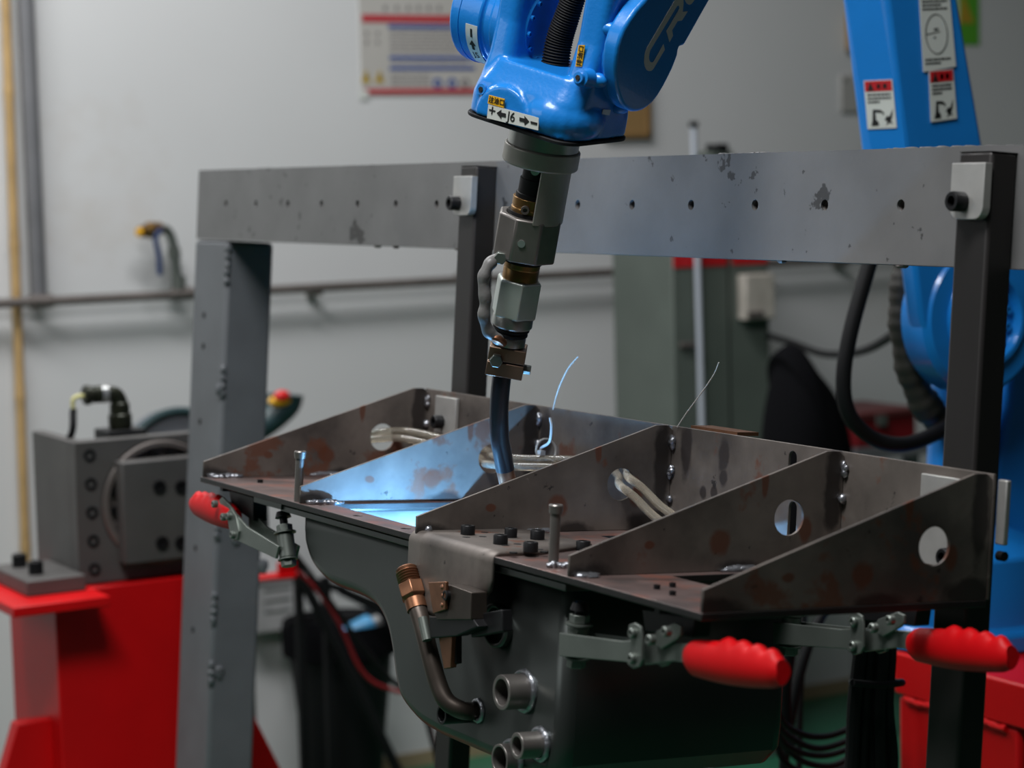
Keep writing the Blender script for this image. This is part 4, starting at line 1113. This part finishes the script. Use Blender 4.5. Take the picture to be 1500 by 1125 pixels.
# red pedestal
XR = 0.60
YP = WLD.on(1309, 966, 0, XR).y
pd_ = thing('robot_pedestal', 'red painted welded steel pedestal under the robot', 'pedestal', WLD, (0.74, 1.05, 0))
part('top_plate', MB().box((XR, 0.80, 0.708), (XR + 0.36, YP, 0.7645)), M['red'], pd_, bev=0.004)
part('body', MB().box((XR + 0.004, 0.84, 0.02), (XR + 0.33, YP - 0.004, 0.708)), M['red'], pd_, bev=0.006)
part('foot_plate', MB().box((XR - 0.06, 0.76, 0), (XR + 0.42, YP + 0.05, 0.02)), M['red'], pd_, bev=0.003)
pts = [V((XR + 0.002, 0.86 + (YP - 0.88) * k / 18, 0.704 - 0.001 * math.sin(k * 1.3))) for k in range(19)]
part('weld_bead', MB().path(pts, 0.007, 8, 2, radii=lambda t_, i: 0.0045 * (1 + 0.2 * math.sin(i * 1.9))), M['red'], pd_)

# ================================================================== TORCH
tc = thing('welding_torch', 'welding torch with bent black neck clamped in a grey alloy mount', 'welding torch', WRI, (0, 0, -0.12))
ax = V((0, 0, -1))
def tl_(prof, n=32): return MB().lathe((0, 0, 0), ax, prof, n)
part('flange_ring', tl_([(0.001, 0.0335), (0.021, 0.0335), (0.0212, 0.030)], 48), M['flange'], tc, bev=0.0008)
part('mount_flange', tl_([(0.0205, 0.0345), (0.022, 0.0358), (0.037, 0.0358), (0.0385, 0.0345)], 48), M['cast'], tc, bev=0.0005)
dc = V((0.573, -0.819, 0)); r0 = V((0.819, 0.573, 0))            # towards the viewer side and to the right, across the tool axis
def arc(r, a0, a1, n, k_):
    return [(r0 * math.cos(R(a0 + (a1 - a0) * q / n)) + dc * math.sin(R(a0 + (a1 - a0) * q / n))) * r + V((0, 0, k_)) for q in range(n + 1)]
mb = MB()
for (k0, k1) in ((-0.0375, -0.090),):
    o1, i1 = arc(0.0305, -85, 84, 20, k0), arc(0.0240, -85, 84, 20, k0)
    mb.prism(o1 + i1[::-1], (0, 0, k1 - k0))
part('mount_arm', mb, M['cast'], tc, bev=0.0006)
mb = MB()
oc = [(0.0315 * math.cos(R(22.5 + 45 * q)), 0.0315 * math.sin(R(22.5 + 45 * q))) for q in range(8)]
mb.holed(oc, [circle2(0, 0, 0.0222, 28)], lambda a, b, c_: r0 * a + dc * b + V((0, 0, c_)), -0.1285, -0.0868)
part('clamp_block', mb, M['dirtysteel'], tc, bev=0.0018)
cs = dc * 0.0292 - r0 * 0.004 + V((0, 0, -0.109))
part('clamp_screw', MB().lathe(cs, dc, [(0, 0.0036), (0.001, 0.0036), (0.001, 0.002)], 12), M['silvertip'], tc)
part('coupling', tl_([(0.036, 0.0145), (0.052, 0.0145), (0.0525, 0.0160), (0.066, 0.0160), (0.0665, 0.0175), (0.078, 0.0175)], 28), M['rubber'], tc)
part('coupling_collar', tl_([(0.0705, 0.0195), (0.0785, 0.0195), (0.0790, 0.0188), (0.0802, 0.0188), (0.0806, 0.0198), (0.0870, 0.0198)], 32), M['bronze'], tc, bev=0.0003)
part('coupling_seal', tl_([(0.084, 0.0218), (0.0925, 0.0222)], 32), M['rubber'], tc)
c1 = dc * 0.0185 - r0 * 0.006 + V((0, 0, -0.0790))
part('collar_screw', MB().lathe(c1, dc, [(0, 0.0040), (0.004, 0.0040), (0.004, 0.0022), (0.002, 0.002)], 14), M['pipe'], tc)
c1 = dc * 0.0135 - r0 * 0.003 + V((0, 0, -0.0415))
part('collar_screw', MB().lathe(c1, dc, [(0, 0.0042), (0.005, 0.0042)], 14), M['silvertip'], tc)
part('insulator_ring', tl_([(0.128, 0.0185), (0.1335, 0.0185)]), M['rubber'], tc)
part('brass_collar', tl_([(0.132, 0.0172), (0.1385, 0.0172), (0.139, 0.0167), (0.140, 0.0172), (0.1515, 0.0172)]), M['bronze'], tc, bev=0.0003)
part('hex_nut', MB().lathe((0, 0, 0), ax, [(0.150, 0.0212), (0.1515, 0.0225), (0.1855, 0.0225), (0.187, 0.0212)], 6, phase=0.25), M['nickel'], tc, bev=0.0008)
part('steel_ring', tl_([(0.186, 0.0190), (0.1875, 0.0196), (0.196, 0.0196), (0.1975, 0.0185)]), M['flange'], tc)
part('seal_rings', tl_([(0.1972, 0.0160), (0.1985, 0.0178), (0.2005, 0.0178), (0.202, 0.0155), (0.2035, 0.0168), (0.2055, 0.0168), (0.207, 0.0150)]), M['rubber'], tc)
part('steel_ring', tl_([(0.207, 0.0152), (0.208, 0.0158), (0.2155, 0.0158), (0.216, 0.014)]), M['flange'], tc)
part('lower_sleeve', tl_([(0.2155, 0.0135), (0.222, 0.0135)]), M['rubber'], tc)
# split clamp block on the neck
def ob(a0, a1, b0, b1, k0, k1):
    return MB().prism([r0 * a + dc * b + V((0, 0, k0)) for a, b in ((a0, b0), (a1, b0), (a1, b1), (a0, b1))], (0, 0, k1 - k0))
part('neck_clamp', ob(-0.0170, 0.0185, -0.014, 0.014, -0.2305, -0.2170), M['clampblk'], tc, bev=0.001)
part('neck_clamp', ob(-0.0170, 0.0185, -0.014, 0.014, -0.2460, -0.2318), M['clampblk'], tc, bev=0.001)
part('clamp_bolt', MB().cyl(r0 * 0.018 + V((0, 0, -0.238)), r0 * 0.0255 + V((0, 0, -0.238)), 0.0048, n=6), M['zinc'], tc, bev=0.0006)
part('clamp_bolt', MB().cyl(dc * 0.014 - r0 * 0.0085 + V((0, 0, -0.229)), dc * 0.021 - r0 * 0.0085 + V((0, 0, -0.229)), 0.0065, n=6), M['zinc'], tc, bev=0.0006)
# neck and nozzle
nk = [WRI.at(x, y, dd) for x, y, dd in ((739, 528, 2.163), (734, 560, 2.166), (731, 600, 2.172), (732, 640, 2.180), (736, 665, 2.186), (740, 688, 2.192))]
part('neck', MB().path(nk, 0.0092, 20, 6), M['neck'], tc)
nz = [WRI.at(x, y, dd) for x, y, dd in ((739, 684, 2.191), (745, 712, 2.199))]
nd = (nz[1] - nz[0]).normalized()
part('nozzle', MB().lathe(nz[0], nd, [(0, 0.0080), (0.001, 0.0086), (0.016, 0.0086), (0.024, 0.0078), (0.036, 0.0068), (0.036, 0.0052), (0.030, 0.005)], 24), M['nozzle'], tc)
part('contact_tip', MB().lathe(nz[0] + nd * 0.03, nd, [(0, 0.0028), (0.012, 0.0022)], 12), M['nozzle'], tc)
part('electrode_wire', MB().cyl(nz[0] + nd * 0.04, nz[0] + nd * 0.054, 0.0006, n=8), M['copper'], tc)
# jumper cable
jc = [WRI.at(x, y, dd) for x, y, dd in ((736, 378, 2.120), (724, 380, 2.112), (713, 394, 2.108), (708, 412, 2.110), (711, 440, 2.114), (709, 462, 2.118), (715, 484, 2.126), (727, 495, 2.130), (737, 503, 2.136))]
part('jumper_cable', MB().path(jc, 0.0058, 12, 6, radii=lambda t_, i: 0.0058 * (1 + 0.10 * math.sin(i * 0.9)) * (0.75 + 0.25 * min(1, 6 * min(t_, 1 - t_)))), M['cable'], tc, label='grey jumper cable')
part('cable_lug', MB().path([jc[-1], WRI.at(730, 497, 2.128), WRI.at(722, 494, 2.128)], 0.0042, 10, 4), M['copper'], tc)
c1 = WRI.at(733, 379, 2.106)
part('cable_screw', MB().cyl(c1, c1 - dc * 0.012, 0.0062, n=6), M['zinc'], tc, bev=0.0006)

# ================================================================== POSITIONER STAND (left)
YG = 2.12
G = lambda x, y, yy=YG: WLD.on(x, y, 1, yy)
ga = G(108, 648); gb = G(112, 858)
gx0 = ga.x; gz1 = ga.z; gz0 = gb.z
gx1 = gx0 + 0.30
gu = thing('positioner_gearbox', 'dark steel positioner gearbox with round bolted flange on the red stand', 'gearbox', WLD, (gx0 + 0.15, YG + 0.1, gz0))
cen = G(232, 742); 
part('housing', MB().box((gx0 + 0.03, YG + 0.028, gz0), (gx1 - 0.03, YG + 0.17, gz1 - 0.045)), M['gear'], gu, bev=0.003)
part('side_plate', MB().box((gx0, YG + 0.028, gz0), (gx0 + 0.02, YG + 0.20, gz1)), M['gear'], gu, bev=0.0015)
part('side_plate', MB().box((gx1 - 0.02, YG + 0.028, gz0), (gx1, YG + 0.20, gz1)), M['gear'], gu, bev=0.0015)
fc = V((gx0 + 0.138, YG, (gz0 + gz1) / 2 + 0.006))
part('front_plate', MB().holed([(gx0, gz0), (gx1, gz0), (gx1, gz1), (gx0, gz1)], [circle2(fc.x, fc.z, 0.098, 40)], lambda a, b, c_: V((a, c_, b)), YG, YG + 0.0275), M['gear'], gu, bev=0.0015)
part('rotary_flange', MB().lathe((fc.x, YG + 0.03, fc.z), (0, -1, 0), [(0, 0.0975), (0.034, 0.0975), (0.036, 0.095), (0.036, 0.088), (0.020, 0.086), (0.020, 0.062), (0.032, 0.060)], 48), M['pipe'], gu)
for k in range(16):
    a = 2 * math.pi * k / 16 + 0.1
    part('flange_screw', MB().lathe((fc.x + 0.074 * math.cos(a), YG + 0.008, fc.z + 0.074 * math.sin(a)), (0, -1, 0), [(0, 0.007), (0.008, 0.007), (0.008, 0.004), (0.003, 0.004)], 12), M['black'], gu)
for k in range(5):
    zz = gz1 - 0.022 - k * (gz1 - gz0 - 0.04) / 4.1
    part('plate_screw', MB().lathe((gx0 + 0.024, YG + 0.0005, zz), (0, -1, 0), [(0, 0.0095), (0.003, 0.0095), (0.003, 0.0055), (-0.004, 0.0055)], 16), M['black'], gu)
BD = 0.035; ba = G(178, 678, YG - BD); bb = G(178, 828, YG - BD)
part('drive_block', MB().box((ba.x, YG - BD, bb.z), (ba.x + 0.14, YG - 0.004, ba.z)), M['gear'], gu, bev=0.002)
for x, y in ((233, 713), (265, 713), (237, 795), (265, 795)):
    p = G(x, y, YG - BD)
    part('block_screw', MB().lathe(p, (0, -1, 0), [(0.0005, 0.0105), (0.004, 0.0105), (0.004, 0.006), (-0.004, 0.006)], 16), M['black'], gu)
part('shaft', MB().cyl((fc.x, YG, fc.z), (fc.x, YG - 0.03, fc.z), 0.05), M['pipe'], gu)
# drive block bridges to the frame column
part('coupling_block', MB().box((WLD.on(286, 740, 1, 2.085).x, 1.918, bb.z + 0.03), (WLD.on(286, 740, 1, 2.085).x + 0.05, YG - BD + 0.002, ba.z - 0.03)), M['gear'], gu)
# foot block with bolts
fa_ = WLD.on(58, 862, 1, YG - 0.05)
fz = gz0
part('foot_block', MB().box((gx0 - 0.095, YG - 0.035, fz - 0.002), (gx0 - 0.002, YG + 0.14, fz + 0.022)), M['gear'], gu, bev=0.002)
for dx_, dy_ in ((-0.062, 0.02), (-0.062, 0.10)):
    part('foot_bolt', MB().lathe((gx0 + dx_, YG + dy_, fz + 0.022), (0, 0, 1), [(0, 0.0115), (0.019, 0.0115), (0.02, 0.010), (0.02, 0.006), (0.01, 0.006)], 18), M['black'], gu)
# elbow connector with cable on top
cy_ = YG + 0.062
c0 = WLD.on(177, 638, 1, cy_); c0.z = gz1
part('connector_base', MB().box((c0.x - 0.032, cy_ - 0.032, gz1 - 0.045), (c0.x + 0.032, cy_ + 0.032, gz1 + 0.008)), M['black'], gu, bev=0.001)
c1 = WLD.on(174, 585, 1, cy_); c2 = WLD.on(160, 577, 1, cy_); c3 = WLD.on(124, 580, 1, cy_)
part('connector_body', MB().lathe((c0.x, cy_, gz1 + 0.008), (0, 0, 1), [(0, 0.0165), (0.006, 0.0185), (0.022, 0.0185), (0.024, 0.016), (0.040, 0.0155), (0.042, 0.013)], 24), M['olive'], gu)
part('connector_elbow', MB().path([(c0.x, cy_, gz1 + 0.045), (c0.x, cy_, c1.z - 0.004), (c1.x - 0.006, cy_, c2.z - 0.002), (c2.x - 0.01, cy_, c2.z), (c3.x + 0.014, cy_, c3.z + 0.001)], 0.0125, 16, 6), M['olive'], gu)
part('connector_nut', MB().lathe((c3.x + 0.026, cy_, c3.z + 0.001), (-1, 0, 0), [(0, 0.0135), (0.012, 0.0135), (0.013, 0.011), (0.018, 0.011), (0.018, 0.0155), (0.026, 0.0155), (0.028, 0.012)], 20), M['olive'], gu)
part('cable_clamp', MB().cyl((c3.x + 0.036, cy_, c3.z + 0.001), (c3.x + 0.026, cy_, c3.z + 0.001), 0.0142), M['silvertip'], gu)
w1 = WLD.on(107, 588, 1, cy_); w2 = WLD.on(103, 640, 1, cy_)
part('wire', MB().path([(c3.x, cy_, c3.z), (c3.x - 0.01, cy_, c3.z), (w1.x, cy_, w1.z + 0.002), (w1.x, cy_, w1.z - 0.02)], 0.0035, 8, 6), M['wireyel'], gu)
part('cable', MB().path([(w1.x, cy_, w1.z - 0.012), (w2.x, cy_, w2.z), (w2.x, cy_ + 0.12, w2.z - 0.05), (w2.x, cy_ + 0.13, gz0 + 0.05)], 0.0055, 10, 5), M['rubber'], gu)

st = thing('positioner_stand', 'bright red steel stand with shelf plate at the far left', 'stand', WLD, (gx0 + 0.15, YG + 0.1, 0))
s0 = WLD.on(86, 1000, 1, YG - 0.02)
part('body', MB().box((s0.x, YG - 0.02, 0.02), (s0.x + 0.29, YG + 0.21, gz0 - 0.002)), M['red'], st, bev=0.003)
pz1 = gz0 - 0.0025
pl0 = WLD.on(19, 886, 1, YG - 0.10); pl1 = WLD.on(161, 868, 1, YG - 0.10)
part('shelf_plate', MB().box((pl0.x, YG - 0.10, pz1 - 0.016), (pl1.x, YG + 0.16, pz1)), M['red'], st, bev=0.002)
g0 = WLD.on(85, 1052, 1, YG + 0.02)
part('gusset', MB().prism([(s0.x, YG + 0.02, g0.z), (s0.x - 0.055, YG + 0.02, g0.z + 0.0), (s0.x - 0.13, YG + 0.02, g0.z - 0.22), (s0.x - 0.20, YG + 0.02, 0.02), (s0.x, YG + 0.02, 0.02)], (0, 0.03, 0)), M['red'], st, bev=0.002)
xr = s0.x + 0.29
part('gusset', MB().prism([(xr, YG + 0.02, g0.z + 0.02), (xr + 0.02, YG + 0.02, g0.z + 0.015), (xr + 0.12, YG + 0.02, g0.z - 0.20), (xr + 0.16, YG + 0.02, 0.02), (xr, YG + 0.02, 0.02)], (0, 0.03, 0)), M['red'], st, bev=0.002)
part('foot_plate', MB().box((s0.x - 0.22, YG - 0.12, 0), (xr + 0.22, YG + 0.30, 0.02)), M['red'], st, bev=0.002)

# ================================================================== BACKGROUND, LOWER LEFT
# cut-off saw on a bench behind the column
YS = 2.95
s1 = WLD.on(260, 665, 1, YS); s2 = WLD.on(418, 585, 1, YS)
bz = WLD.on(300, 700, 1, YS).z
bx1_ = WLD.on(352, 800, 1, YS).x
sw_ = thing('cut_off_saw', 'dark green cut-off saw with red switch behind the grey column', 'saw', WLD, (s1.x, YS, bz))
rg = 0.115
gd = [(s1.x + rg * math.cos(R(a)), s1.z - 0.03 + rg * math.sin(R(a))) for a in range(-10, 191, 10)]
part('blade_guard', MB().prism([(a, YS, b) for a, b in gd], (0, 0.05, 0)), M['sawgrey'], sw_, bev=0.006)
part('guard_rim', MB().path([(a, YS - 0.004, b) for a, b in gd], 0.008, 8, 2), M['sawgreen'], sw_)
part('hub_cap', MB().cyl((s1.x, YS - 0.008, s1.z - 0.02), (s1.x, YS + 0.01, s1.z - 0.02), 0.03), M['clampblk'], sw_)
hp = [WLD.on(x, y, 1, YS) for x, y in ((330, 650), (370, 632), (398, 612), (416, 592), (418, 578))]
part('handle', MB().path(hp, 0.03, 16, 6, radii=lambda t_, i: 0.026 + 0.012 * t_ ** 2), M['sawgreen'], sw_)
part('switch', MB().ball(WLD.on(413, 580, 1, YS - 0.036), (0.018, 0.010, 0.012), 12, 8), M['redbtn'], sw_, label='red switch')
part('switch_seat', MB().ball(WLD.on(410, 587, 1, YS - 0.030), (0.026, 0.010, 0.012), 12, 8), M['yellow'], sw_)
part('motor', MB().lathe((s1.x + 0.02, YS + 0.05, s1.z - 0.02), (0, 1, 0), [(0, 0.05), (0.12, 0.048), (0.14, 0.04)], 24), M['sawgreen'], sw_)
part('base', MB().box((s1.x - 0.10, YS - 0.06, bz), (bx1_, YS + 0.16, bz + 0.03)), M['sawgreen'], sw_, bev=0.004)
bn = thing('saw_bench', 'plain steel bench carrying the cut-off saw behind the red stand', 'bench', WLD, (s1.x, YS, 0))
bx1 = WLD.on(352, 800, 1, YS).x
part('top', MB().box((s1.x - 0.14, YS - 0.07, bz - 0.03), (bx1 + 0.02, YS + 0.22, bz - 0.0005)), M['gear'], bn, bev=0.003)
for dx_, dy_ in ((s1.x - 0.12, -0.05), (bx1 - 0.03, -0.05), (s1.x - 0.12, 0.16), (bx1 - 0.06, 0.16)):
    part('leg', MB().box((dx_, YS + dy_, 0), (dx_ + 0.03, YS + dy_ + 0.03, bz - 0.03)), M['gear'], bn)

# black bin with blue object
bcx = WLD.on(492, 1000, 1, 3.28)
bn_ = thing('waste_bin', 'black tapered plastic bin on the floor against the wall', 'bin', WLD, (bcx.x, 3.25, 0))
zt2 = WLD.on(492, 915, 1, 3.25).z
mb = MB().lathe((bcx.x, 3.25, 0), (0, 0, 1), [(0, 0.075), (zt2 * 0.5, 0.098), (zt2 - 0.03, 0.118), (zt2, 0.122), (zt2, 0.116), (zt2 - 0.05, 0.112), (0.02, 0.07)], 32)
part('shell', mb, M['rubber'], bn_)
part('rim', MB().path([(bcx.x + 0.121 * math.cos(2 * math.pi * k / 32), 3.25 + 0.121 * math.sin(2 * math.pi * k / 32), zt2) for k in range(33)], 0.007, 8, 0), M['rubber'], bn_)
part('liner', MB().lathe((bcx.x, 3.25, zt2 - 0.06), (0, 0, 1), [(0, 0.10), (0.045, 0.116), (0.07, 0.120), (0.072, 0.126), (0.05, 0.130), (0.0, 0.128)], 32, False), M['bag'], bn_)
a = WLD.on(492, 938, 1, 3.16); b = WLD.on(546, 914, 1, 3.16)
bt = thing('blue_bottle', 'bright blue plastic bottle lying across the black bin', 'bottle', WLD, a)
part('body', MB().lathe(a, b - a, [(0, 0.008), (0.012, 0.012), (0.03, 0.022), (0.085, 0.025), (0.092, 0.018)], 18), M['bluecloth'], bt)
part('cap', MB().lathe(a + (b - a).normalized() * 0.090, b - a, [(0, 0.016), (0.018, 0.016)], 16), M['silvertip'], bt)
# pale box on the wall beside the column
YB = YW - 0.05
a, b = WLD.on(368, 848, 1, YB), WLD.on(436, 921, 1, YB)
cb_ = thing('junction_box', 'pale junction box low on the wall between column and bin', 'box', WLD, (a.x, YW, b.z))
part('body', MB().box((a.x, YB, b.z), (b.x, YW, a.z)), M['boxw'], cb_, bev=0.003)
m2 = MB()
for k in range(3):
    zz = a.z - 0.03 - 0.025 * k
    m2.box((a.x + 0.03, YB - 0.0006, zz - 0.004), (b.x - 0.015, YB, zz + 0.002))
part('print', m2, M['cabinet'], cb_)['kind'] = 'stuff'
part('lid', MB().box((a.x - 0.003, YB - 0.004, a.z - 0.012), (b.x + 0.003, YB + 0.004, a.z + 0.003)), M['boxw'], cb_)
ra, rbb = WLD.on(380, 850, 1, 2.55), WLD.on(436, 826, 1, 2.55)
rt = thing('red_bracket', 'small red angle bracket poking out beyond the grey column', 'bracket', WLD, (ra.x, 2.55, ra.z))
part('shelf', MB().prism([WLD.on(378, 849, 1, 2.55), WLD.on(434, 842, 1, 2.55), WLD.on(434, 847, 1, 2.55), WLD.on(378, 852, 1, 2.55)], (0, 0.05, 0)), M['red'], rt)
part('upstand', MB().prism([WLD.on(409, 825, 1, 2.56), WLD.on(434, 823, 1, 2.56), WLD.on(434, 844, 1, 2.56), WLD.on(409, 846, 1, 2.56)], (0, 0.01, 0)), M['red'], rt)
# tripod-like black poles and cables behind the pan
def bgpath(name, label, cat, pl, yy, r, m_, sub=6, floor=None):
    pts = [WLD.on(x, y, 1, (yy[i] if hasattr(yy, '__len__') else yy)) for i, (x, y) in enumerate(pl)]
    if floor: pts += [V((pts[-1].x + floor, pts[-1].y, pts[-1].z * 0.4)), V((pts[-1].x + floor * 1.3, pts[-1].y, r)), V((pts[-1].x + floor * 2.5, pts[-1].y, r))]
    return single(name, label, cat, WLD, pts[-1], MB().path(pts, r, 12, sub), M[m_])
bgpath('black_pole', 'black pole leaning diagonally in front of the bin', 'pole', [(425, 815), (500, 960), (598, 1160)], 3.02, 0.0115, 'rubber', 2)
bgpath('red_cable', 'thin red cable hanging in front of the black bin', 'cable', [(436, 838), (455, 855), (480, 885), (505, 930), (525, 975), (548, 1000), (580, 1013), (620, 1030)], 2.6, 0.0038, 'redcable', floor=0.05)
bgpath('black_cable', 'black cable hanging beside the red cable', 'cable', [(432, 812), (455, 842), (490, 890), (530, 945), (572, 995), (620, 1040)], 2.56, 0.0055, 'rubber', floor=0.05)
tp = thing('bin_rack', 'black rack of two posts and a brace standing behind the bin', 'rack', WLD, (WLD.on(440, 900, 1, 3.05).x, 3.05, 0))
for x in (436, 476):
    p0 = WLD.on(x, 845, 1, 3.05)
    part('post', MB().box((p0.x - 0.008, 3.04, 0), (p0.x + 0.008, 3.056, p0.z)), M['rubber'], tp)
p0, p1 = WLD.on(430, 835, 1, 3.06), WLD.on(520, 850, 1, 3.06)
part('top_rail', MB().prism([WLD.on(500, 858, 1, 3.04), WLD.on(585, 893, 1, 3.04), WLD.on(585, 915, 1, 3.04), WLD.on(500, 872, 1, 3.04)], (0, 0.016, 0)), M['rubber'], tp)
part('top_bar', MB().path([WLD.on(434, 846, 1, 3.048), WLD.on(505, 864, 1, 3.048)], 0.009, 8, 0), M['rubber'], tp)

# ================================================================== BACKGROUND, RIGHT
YH = 1.30
bgpath('black_hose', 'thick black hose looping down from behind the crossbeam', 'hose', [(1292, 300), (1284, 345), (1273, 388), (1258, 440), (1244, 495), (1236, 545), (1238, 590), (1254, 622), (1285, 645), (1322, 651), (1360, 640), (1400, 618), (1430, 600)], [1.0] * 10 + [1.02, 1.05, 1.07], 0.0098, 'rubber')
pts = [WLD.on(x, y, 1, 1.07) for x, y in ((1326, 340), (1322, 395), (1318, 440), (1322, 490), (1334, 545), (1354, 590), (1384, 625))]
sl_ = single('cable_sleeve', 'crumpled dark cable sleeve following the left edge of the blue shoulder', 'cable sleeve', WLD, pts[-1],
       MB().path(pts, 0.014, 14, 10, radii=lambda t_, i: 0.0165 * (1 + 0.05 * math.sin(i * 1.7) + 0.08 * math.sin(i * 0.53)) * (0.7 + 0.6 * t_)), M['sleeve'])
bgpath('sagging_cable', 'black cable sagging between the cabinet and the robot', 'cable', [(1126, 492), (1160, 502), (1200, 517), (1235, 519), (1270, 512), (1305, 492), (1325, 470)], [3.04, 2.8, 2.5, 2.2, 1.9, 1.6, 1.2], 0.0075, 'rubber')
# black bag hung from the cable
YBg = 2.55
bag_out = [(1162, 492), (1174, 512), (1186, 532), (1208, 556), (1222, 582), (1232, 612), (1242, 660), (1252, 760), (1250, 860), (1230, 900), (1150, 900), (1124, 850), (1120, 740), (1122, 660), (1126, 610), (1132, 575), (1138, 548), (1144, 526), (1130, 516), (1146, 502)]
pts = [WLD.on(x, y, 1, YBg) for x, y in bag_out]
cx_ = sum(p.x for p in pts) / len(pts); cz_ = sum(p.z for p in pts) / len(pts)
mb = MB(); rings = []
for s_, off in ((0.25, -0.085), (0.6, -0.072), (0.86, -0.045), (1.0, 0.0), (0.86, 0.045), (0.6, 0.06), (0.25, 0.07)):
    rings.append([V((cx_ + (p.x - cx_) * s_, YBg + off, cz_ + (p.z - cz_) * s_)) for p in pts])
mb.loft(rings)
bg = single('black_bag', 'black cloth bag hanging from the sagging cable behind the jig', 'bag', WLD, pts[10], mb, M['bag'], smooth=60)
sub = bg.modifiers.new('soft', 'SUBSURF'); sub.levels = 1; sub.render_levels = 2
# dark red machine edge beyond the robot
a, b = WLD.on(1255, 607, 1, 3.0), WLD.on(1338, 641, 1, 3.0)
rm = thing('red_toolbox', 'dark red toolbox low against the wall behind the black hose', 'toolbox', WLD, (a.x, 3.0, b.z - 0.012))
part('body', MB().box((a.x, 3.0, b.z - 0.012), (b.x + 0.01, 3.2, a.z - 0.004)), mat('dark_red_paint', (0.16, 0.006, 0.01, 1), 0.4), rm, bev=0.006)
part('lid', MB().box((a.x - 0.006, 2.99, a.z - 0.012), (b.x + 0.016, 3.21, a.z + 0.004)), mat('dull_red_lid', (0.10, 0.02, 0.02, 1), 0.5), rm, bev=0.004)
part('latch', MB().box((a.x + 0.05, 2.98, a.z - 0.03), (a.x + 0.075, 2.99, a.z - 0.005)), M['zinc'], rm)
ts = thing('toolbox_stand', 'grey stand under the dark red toolbox', 'stand', WLD, (a.x, 3.0, 0))
part('top', MB().box((a.x - 0.02, 2.98, b.z - 0.04), (b.x + 0.03, 3.22, b.z - 0.0123)), M['galv'], ts)
for dx_ in (0.0, 0.16):
    part('leg', MB().box((a.x + dx_, 3.0, 0), (a.x + dx_ + 0.03, 3.03, b.z - 0.04)), M['galv'], ts)
# cables under the fixture at lower right
for k, (pl, yy, r) in enumerate((([(1215, 880), (1190, 930), (1172, 985), (1160, 1040), (1150, 1100), (1148, 1160)], 1.15, 0.007),
                                 ([(1178, 900), (1176, 960), (1172, 1030), (1171, 1090), (1170, 1160)], 1.25, 0.0045),
                                 ([(1160, 905), (1156, 960), (1150, 1010), (1152, 1060), (1160, 1090)], 1.05, 0.008))):
    bgpath('hanging_cable', ['black cable slanting down behind the shadowed clamp', 'thin black cable hanging straight down behind the shadowed clamp', 'thick black cable hanging beside the pan wall'][k], 'cable', pl, yy, r, 'rubber')
lp = thing('cable_coil', 'loose coil of black cable hanging at the lower right', 'cable coil', WLD, WLD.on(1200, 1120, 1, 1.0))
for k in range(5):
    y0 = 1030 + 14 * k
    pl = [(1134, y0), (1150, y0 + 28), (1185, y0 + 48), (1225, y0 + 46), (1262, y0 + 26), (1282, y0 - 10), (1285, y0 - 60)]
    pts = [WLD.on(x + random.uniform(-3, 3), y + random.uniform(-4, 4), 1, 0.98 + 0.02 * k) for x, y in pl]
    part('loop', MB().path(pts, 0.0042, 8, 5), M['rubber'], lp)
bd = thing('cable_bundle', 'bundle of thick black cables hanging left of the red pedestal', 'cable bundle', WLD, WLD.on(1280, 1150, 1, 0.72))
for k in range(9):
    xo = (k % 5) * 13 + (6 if k > 4 else 0)
    pl = [(1268 + xo * 0.6, 880), (1262 + xo * 0.75, 950), (1250 + xo * 1.0, 1030), (1246 + xo * 1.1, 1110), (1244 + xo * 1.15, 1190), (1244 + xo * 1.15, 1400)]
    yy = 0.72 + (0.02 if k > 4 else 0) + 0.004 * (k % 3)
    part('cable', MB().path([WLD.on(x + random.uniform(-3, 3), y, 1, yy) for x, y in pl], 0.0078, 10, 5), M['rubber'], bd)
part('binding', MB().path([WLD.on(x, y, 1, yy) for x, y, yy in ((1250, 1000, 0.70), (1285, 1003, 0.695), (1318, 1001, 0.70), (1318, 999, 0.76), (1285, 998, 0.765), (1250, 999, 0.76), (1250, 1000, 0.70))], 0.004, 8, 3), M['rubber'], bd)

# ================================================================== WELDING ARC
ld = bpy.data.lights.new('welding_arc', 'POINT'); ld.energy = 4.6; ld.color = (0.19, 0.52, 1.0); ld.shadow_soft_size = 0.004
lo = bpy.data.objects.new('welding_arc', ld); COL.objects.link(lo)
arc_j = V((-0.170, 0.770, W0 - 0.050))
lo.location = JIG.M @ arc_j
